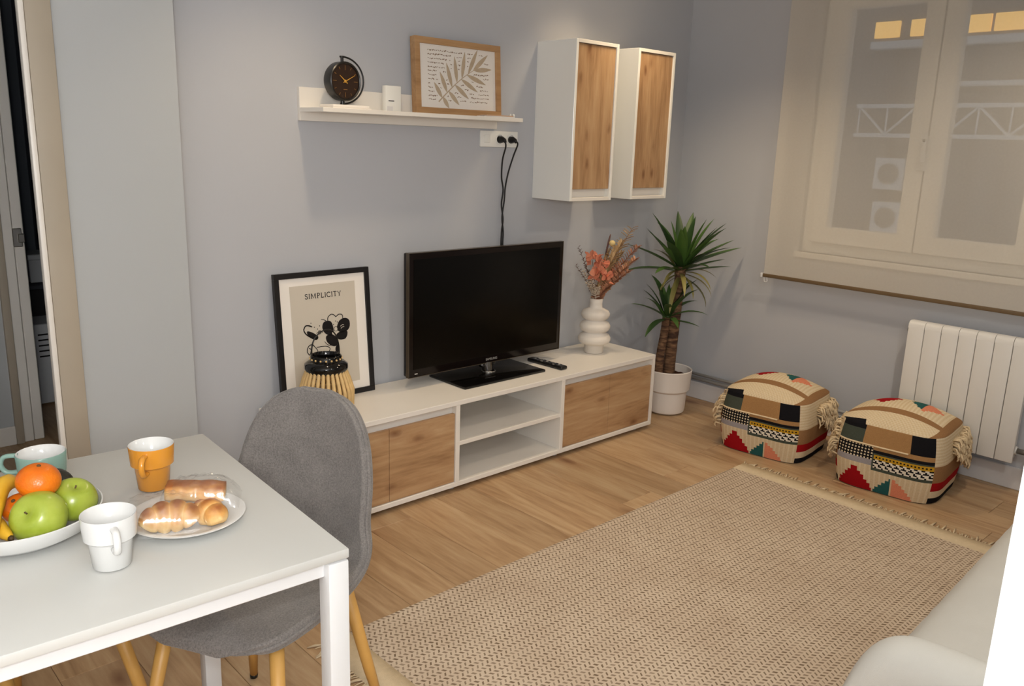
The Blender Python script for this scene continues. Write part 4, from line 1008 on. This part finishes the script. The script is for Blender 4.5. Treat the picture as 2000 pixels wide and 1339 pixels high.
# ------------------------------------------------------------------ chairs
def shell_mesh(mat):
    # profile (forward, height, half width, cup)
    PR = [(.232, .425, .060, .0), (.230, .440, .135, .002), (.205, .452, .190, .004), (.13, .455, .222, .012), (.03, .448, .232, .022), (-.07, .442, .230, .032), (-.145, .452, .222, .044), (-.192, .492, .214, .052), (-.216, .555, .213, .052), (-.232, .63, .208, .044), (-.247, .71, .192, .035), (-.258, .77, .166, .027), (-.266, .815, .127, .017), (-.270, .840, .080, .007), (-.271, .850, .040, .0)]
    PTS = smoothpts([(a, b, c*(.895 if b > .5 else .96)) for a, b, c, d in PR], 3); CU = smoothpts([(d, 0, 0) for a, b, c, d in PR], 3)
    bm = NB(); n = 12; rows = []
    for i, p in enumerate(PTS):
        q0 = PTS[max(0, i-1)]; q1 = PTS[min(len(PTS)-1, i+1)]; t = Vector((q1.x-q0.x, q1.y-q0.y)).normalized(); nn = Vector((t.y, -t.x))
        if nn.x < 0 and p.y > .5: nn = -nn
        if p.y <= .5 and nn.y < 0: nn = -nn
        nn = Vector((t.y, -t.x)) if Vector((t.y, -t.x)).dot(Vector((1, 1))) > 0 else Vector((-t.y, t.x))
        rows.append([bm.verts.new((p.x+nn.x*CU[i].x*(s*s), p.z*s, p.y+nn.y*CU[i].x*(s*s))) for s in [math.sin(PI/2*(-1+2*k/n)) for k in range(n+1)]])
    for i in range(len(rows)-1):
        for k in range(n): bm.faces.new((rows[i][k], rows[i+1][k], rows[i+1][k+1], rows[i][k+1]))
    rim = [rows[i][0].co.copy() for i in range(len(rows))]+[v.co.copy() for v in rows[-1][1:-1]]+[rows[i][-1].co.copy() for i in range(len(rows)-1, -1, -1)]+[v.co.copy() for v in rows[0][-2:0:-1]]
    return mesh('seat_shell', bm, mat, True), rim
def chair(cx, cy, rz, lab, mat, wood):
    c = thing('dining_chair', lab, 'chair', (cx, cy, 0), rz, None)
    me, rim = shell_mesh(mat)
    o = ob('seat_shell', me, c); sd = o.modifiers.new('thickness', 'SOLIDIFY'); sd.thickness = .034; sd.offset = 0.; subd(o, 1)
    part('piping', tube(rim, .0048, 6, None, False, True), M['grey_dark' if mat is M['grey_dark'] else 'grey'], c, True)
    part('under_frame', box((-.15, -.145, .395), (.15, .145, .412), .004), M['black'], c)
    for sx_ in (1, -1):
        for sy in (1, -1):
            l = part('leg', tube([(sx_*.143, sy*.137, .43 if sx_ > 0 else .42), (sx_*.2, sy*.176, .14), (sx_*.227, sy*.196, .012)], [.0165, .0145, .0105], 14), wood, c, True)
            part('foot_cap', tube([(sx_*.227, sy*.196, .014), (sx_*.229, sy*.198, 0)], [.0112, .0105], 12), M['black'], l, True)
    return c
chair(-3.361, -1.342, R(180+29.06), 'grey upholstered shell chair at the table end towards the television', M['grey'], M['legwood'])
chair(-3.830, -1.060, R(-60), 'dark grey shell chair beyond the table, its leg showing under the tabletop', M['grey_dark'], M['legwood'])

# ------------------------------------------------------------------ mugs, fruit, pastries
TT = .7402
def mug(x, y, mat_out, rz, lab, R1=.0435, R2=.0345, H_=.098, rim=.046, wide=False):
    g = thing('mug', lab, 'mug', (x, y, TT), rz, None)
    if not wide:
        out = [(0, .002), (R2*.82, .002), (R2*.9, .004), (R2+.001, .050), (R1-.006, .054), (R1-.001, .057), (rim-.001, H_-.002)]
    else: out = [(0, .002), (rim*.8, .002), (rim*.88, .006), (rim*.96, .03), (rim, H_-.002)]
    rin = [(rim-.0015, H_), (rim-.0035, H_-.001), ((rim if wide else R1)-.006, H_-.03), (((rim*.97) if wide else R2)-.004, .045 if not wide else .03), (((rim*.88) if wide else R2*.9)-.004, .012), (0, .008)]
    bm = lathe(out+rin[:1], 40); part('body', bm, mat_out, g, 50)
    bm = lathe(rin, 40); part('lining', bm, M['ceramic'], g, True, label='white glazed inside')
    if not wide: hp = smoothpts([(R1-.003, 0, H_-.012), (R1+.020, 0, H_-.012), (R1+.028, 0, H_-.028), (R1+.020, 0, H_-.046), (R2+.006, 0, H_-.050)], 5)
    else: hp = smoothpts([(rim-.004, 0, H_-.006), (rim+.022, 0, H_-.008), (rim+.030, 0, H_-.026), (rim+.020, 0, H_-.042), (rim-.005, 0, H_-.043)], 5)
    part('handle', tube(hp, .0062, 10, flat=.8), mat_out, g, True)
    return g
mug(-3.752, -1.601, M['ceramic'], R(-98), 'white stacking mug beside the pastry plate')
mug(-3.576, -1.315, M['orange_glaze'], R(-126), 'orange stacking mug behind the pastry plate')
mug(-3.742, -1.137, M['teal_glaze'], R(150), 'wide teal cup behind the fruit bowl', H_=.066, rim=.0485, wide=True)

# fruit bowl
BX, BY = -3.842, -1.382
bw = tag(part('fruit_bowl', lathe([(0, .001), (.06, .001), (.092, .004), (.127, .024), (.1395, .049), (.1405, .052), (.138, .053), (.125, .028), (.090, .010), (0, .007)], 56), M['ceramic'], None, 60, (BX, BY, TT)), 'shallow white bowl holding the fruit', 'bowl')
def apple(x, y, z, r, lab, rot):
    a = thing('apple', lab, 'apple', (x, y, z)); a.rotation_euler = rot
    pr = []
    for i in range(25):
        t = PI*i/24; rr_ = r*math.sin(t)*(1+.06*math.cos(t)); zz = -r*.90*math.cos(t)
        if t > 2.4: zz -= r*.30*((t-2.4)/(PI-2.4))**1.5
        if t < .5: zz += r*.12*((.5-t)/.5)**1.6
        pr.append((max(0, rr_), zz))
    pr[0] = (0, pr[0][1]); pr[-1] = (0, pr[-1][1])
    part('body', lathe(pr, 32), M['apple'], a, True)
    part('stem', tube([(0, 0, r*.60), (.0005, 0, r*.68), (.001, .0005, r*.74)], [.0018, .0014, .0018], 6), M['stemwood'], a, True)
apple(-3.827, -1.457, TT+.059, .0485, 'front green apple in the bowl', (R(28), R(-48), 0))
apple(-3.757, -1.414, TT+.060, .0425, 'green apple at the right side of the bowl', (R(22), R(6), 0))
def mandarin(x, y, z, r, lab, rot):
    a = thing('mandarin', lab, 'mandarin', (x, y, z)); a.rotation_euler = rot
    pr = []
    for i in range(21):
        t = PI*i/20; pr.append((r*math.sin(t), -r*.84*math.cos(t)*(1-.10*max(0, abs(math.cos(t))-.9)*10*.5)))
    pr[0] = (0, pr[0][1]); pr[-1] = (0, pr[-1][1])
    part('peel', lathe(pr, 32), M['mandarin'], a, True); part('stem_end', lathe([(0, .0), (.004, 0), (.003, .002), (0, .003)], 8), M['stemwood'], a, True, (0, 0, r*.79))
mandarin(-3.811, -1.413, TT+.110, .0375, 'mandarin on top of the fruit pile', (R(8), R(4), 0))
mandarin(-3.840, -1.378, TT+.052, .029, 'lower mandarin beside the bananas', (R(20), R(-25), 0))
av = thing('avocado', 'dark avocado behind the top mandarin', 'avocado', (-3.758, -1.298, TT+.052), R(30)); av.rotation_euler = (R(70), 0, R(25))
pr = [(0, -.036), (.016, -.033), (.028, -.022), (.032, -.006), (.028, .012), (.020, .028), (.012, .040), (.004, .045), (0, .0455)]
part('body', lathe(pr, 26), M['avocado'], av, True); part('stem_end', lathe([(0, 0), (.004, 0), (.003, .003), (0, .003)], 8), M['stemwood'], av, True, (0, 0, .045))
def banana(lab, pts, r=.0165):
    b = thing('banana', lab, 'banana', (0, 0, 0), 0, None)
    P = smoothpts(pts, 6); n = len(P)
    part('peel', tube(P, [r*min(1, .35+2.2*min(i, n-1-i)/n) for i in range(n)], 7), M['banana'], b, 60)
    d = (P[0]-P[1]).normalized(); part('stem', tube([P[0], P[0]+d*.012, P[0]+d*.028], [r*.36, .005, .0055], 7), M['banana'], b, True)
    d = (P[-1]-P[-2]).normalized(); part('tip', tube([P[-1], P[-1]+d*.006], [r*.36, .003], 7), M['banana_tip'], b, True, label='brown tip')
banana('upper banana at the left of the fruit bowl', [(-3.822, -1.332, TT+.078), (-3.845, -1.352, TT+.096), (-3.868, -1.385, TT+.098), (-3.888, -1.430, TT+.080), (-3.894, -1.462, TT+.056)])
banana('lower banana against the front apple', [(-3.872, -1.325, TT+.034), (-3.889, -1.375, TT+.045), (-3.887, -1.430, TT+.048), (-3.877, -1.482, TT+.044)])

# pastry plate
PX, PY = -3.586, -1.515
tag(part('side_plate', lathe([(0, .001), (.055, .001), (.062, .004), (.085, .008), (.107, .017), (.1085, .0185), (.106, .0195), (.084, .011), (.06, .007), (0, .006)], 56), M['ceramic'], None, 60, (PX, PY, TT)), 'white side plate under the pastries', 'plate')
def bake(me):
    ca = me.color_attributes.new('bake', 'FLOAT_COLOR', 'POINT'); return ca
def croissant(lab, c, rz, L=.12, bend=.5, r=.026, ridges=5):
    g = thing('croissant', lab, 'pastry', c, rz, None)
    N_, K = 60, 18; bm = NB(); rings = []; cols = []
    for i in range(N_+1):
        s = -1+2*i/N_; a = s*bend*1.4; rad = L*.5/math.sin(bend*1.4) if bend > .05 else None
        ctr = Vector((rad*math.sin(a), rad*(math.cos(a)-1)*.8, 0)); tn = Vector((math.cos(a), -math.sin(a)*.8, 0)).normalized(); nr = Vector((-tn.y, tn.x, 0))
        seg = (s*.5+.5)*ridges; fr = seg-math.floor(seg)
        R_ = r*(max(.06, (1-abs(s)**2.2))**.55)*(.84+.20*math.sin(PI*fr)**.6)
        ring = []
        for k in range(K):
            t = 2*PI*k/K; z = R_*math.sin(t); ring.append(bm.verts.new(ctr+nr*R_*1.05*math.cos(t)+Vector((0, 0, max(z, -R_*.75)+r*.75))))
            cols.append(max(0, .25+.75*math.sin(t))*(.35+.65*math.sin(PI*fr)))
        rings.append(ring)
    for i in range(N_):
        for k in range(K): bm.faces.new((rings[i][k], rings[i][(k+1) % K], rings[i+1][(k+1) % K], rings[i+1][k]))
    bm.faces.new(rings[0]); bm.faces.new(rings[-1])
    o = part('crust', bm, M['crust'], g, True); ca = bake(o.data)
    for i, v in enumerate(cols): ca.data[i].color = (v, v, v, 1)
    return g
PZ = TT+.0085
croissant('front croissant in clear film on the plate', (-3.628, -1.542, PZ), R(-20), .104, .5, .031, 4)
croissant('croissant behind the chocolate roll on the plate, right end showing', (-3.560, -1.560, PZ), R(-75), .082, .3, .026, 3)
cr = thing('chocolate_roll', 'rectangular chocolate pastry lying on top of the croissants', 'pastry', (-3.566, -1.512, PZ+.032), R(-30)); cr.rotation_euler = (0, R(4), R(-30))
bm = NB(); N_ = 22; K = 20; rings = []; cols = []
for i in range(N_+1):
    s = -1+2*i/N_; e = (1-.10*abs(s)**8)
    ring = []
    for k in range(K):
        t = 2*PI*k/K; cx_ = math.copysign(abs(math.cos(t))**.6, math.cos(t)); cz_ = math.copysign(abs(math.sin(t))**.7, math.sin(t))
        ring.append(bm.verts.new((s*.054, cx_*.026*e, (cz_*.017+.004*noise.noise(Vector((s*3, t, 1))))*e+.017))); cols.append(max(0, .2+.8*math.sin(t)))
    rings.append(ring)
for i in range(N_):
    for k in range(K): bm.faces.new((rings[i][k], rings[i][(k+1) % K], rings[i+1][(k+1) % K], rings[i+1][k]))
bm.faces.new(rings[0]); bm.faces.new(rings[-1])
o = part('crust', bm, M['crust'], cr, True); ca = bake(o.data)
for i, v in enumerate(cols): ca.data[i].color = (v, v, v, 1)
part('filling', ball((-.0545, .0, .018), .008, None, 10, 8, (.25, 1.4, .8)), M['choc'], cr, True, label='dark chocolate showing at the end')
def film(lab, c, rz, lx, ly, hz, seed, tail=0.):
    f = NB(); nx, ny = 40, 30; g = []
    for i in range(nx+1):
        row = []
        for j in range(ny+1):
            u = -1+2*i/nx; v = -1+2*j/ny
            z = hz*max(0., (1-abs(u)**2.6))**.5*max(0., (1-abs(v)**2.6))**.5
            if tail and u < -.55: z = min(z, hz*.3); v *= .55+.45*min(1, abs(-1-u)*2+.2)
            nz = noise.noise(Vector((u*3.1+seed, v*3.3, seed)))+.6*noise.noise(Vector((u*8+seed, v*8, 2.)))+.5*noise.noise(Vector((u*17+seed, v*15, 5.)))
            row.append(f.verts.new((u*lx, v*ly, z+.002+.008*abs(nz))))
        g.append(row)
    for i in range(nx):
        for j in range(ny): f.faces.new((g[i][j], g[i+1][j], g[i+1][j+1], g[i][j+1]))
    return tag(part('plastic_film', f, M['film'], None, True, c, (0, 0, rz)), lab, 'plastic wrap')
film('clear crinkled film over the front croissant', (-3.640, -1.520, PZ+.0005), R(-22), .092, .056, .058, 1.3, 1.)
film('clear crinkled film over the chocolate pastry', (-3.558, -1.516, PZ+.022), R(-30), .074, .042, .052, 5.1)
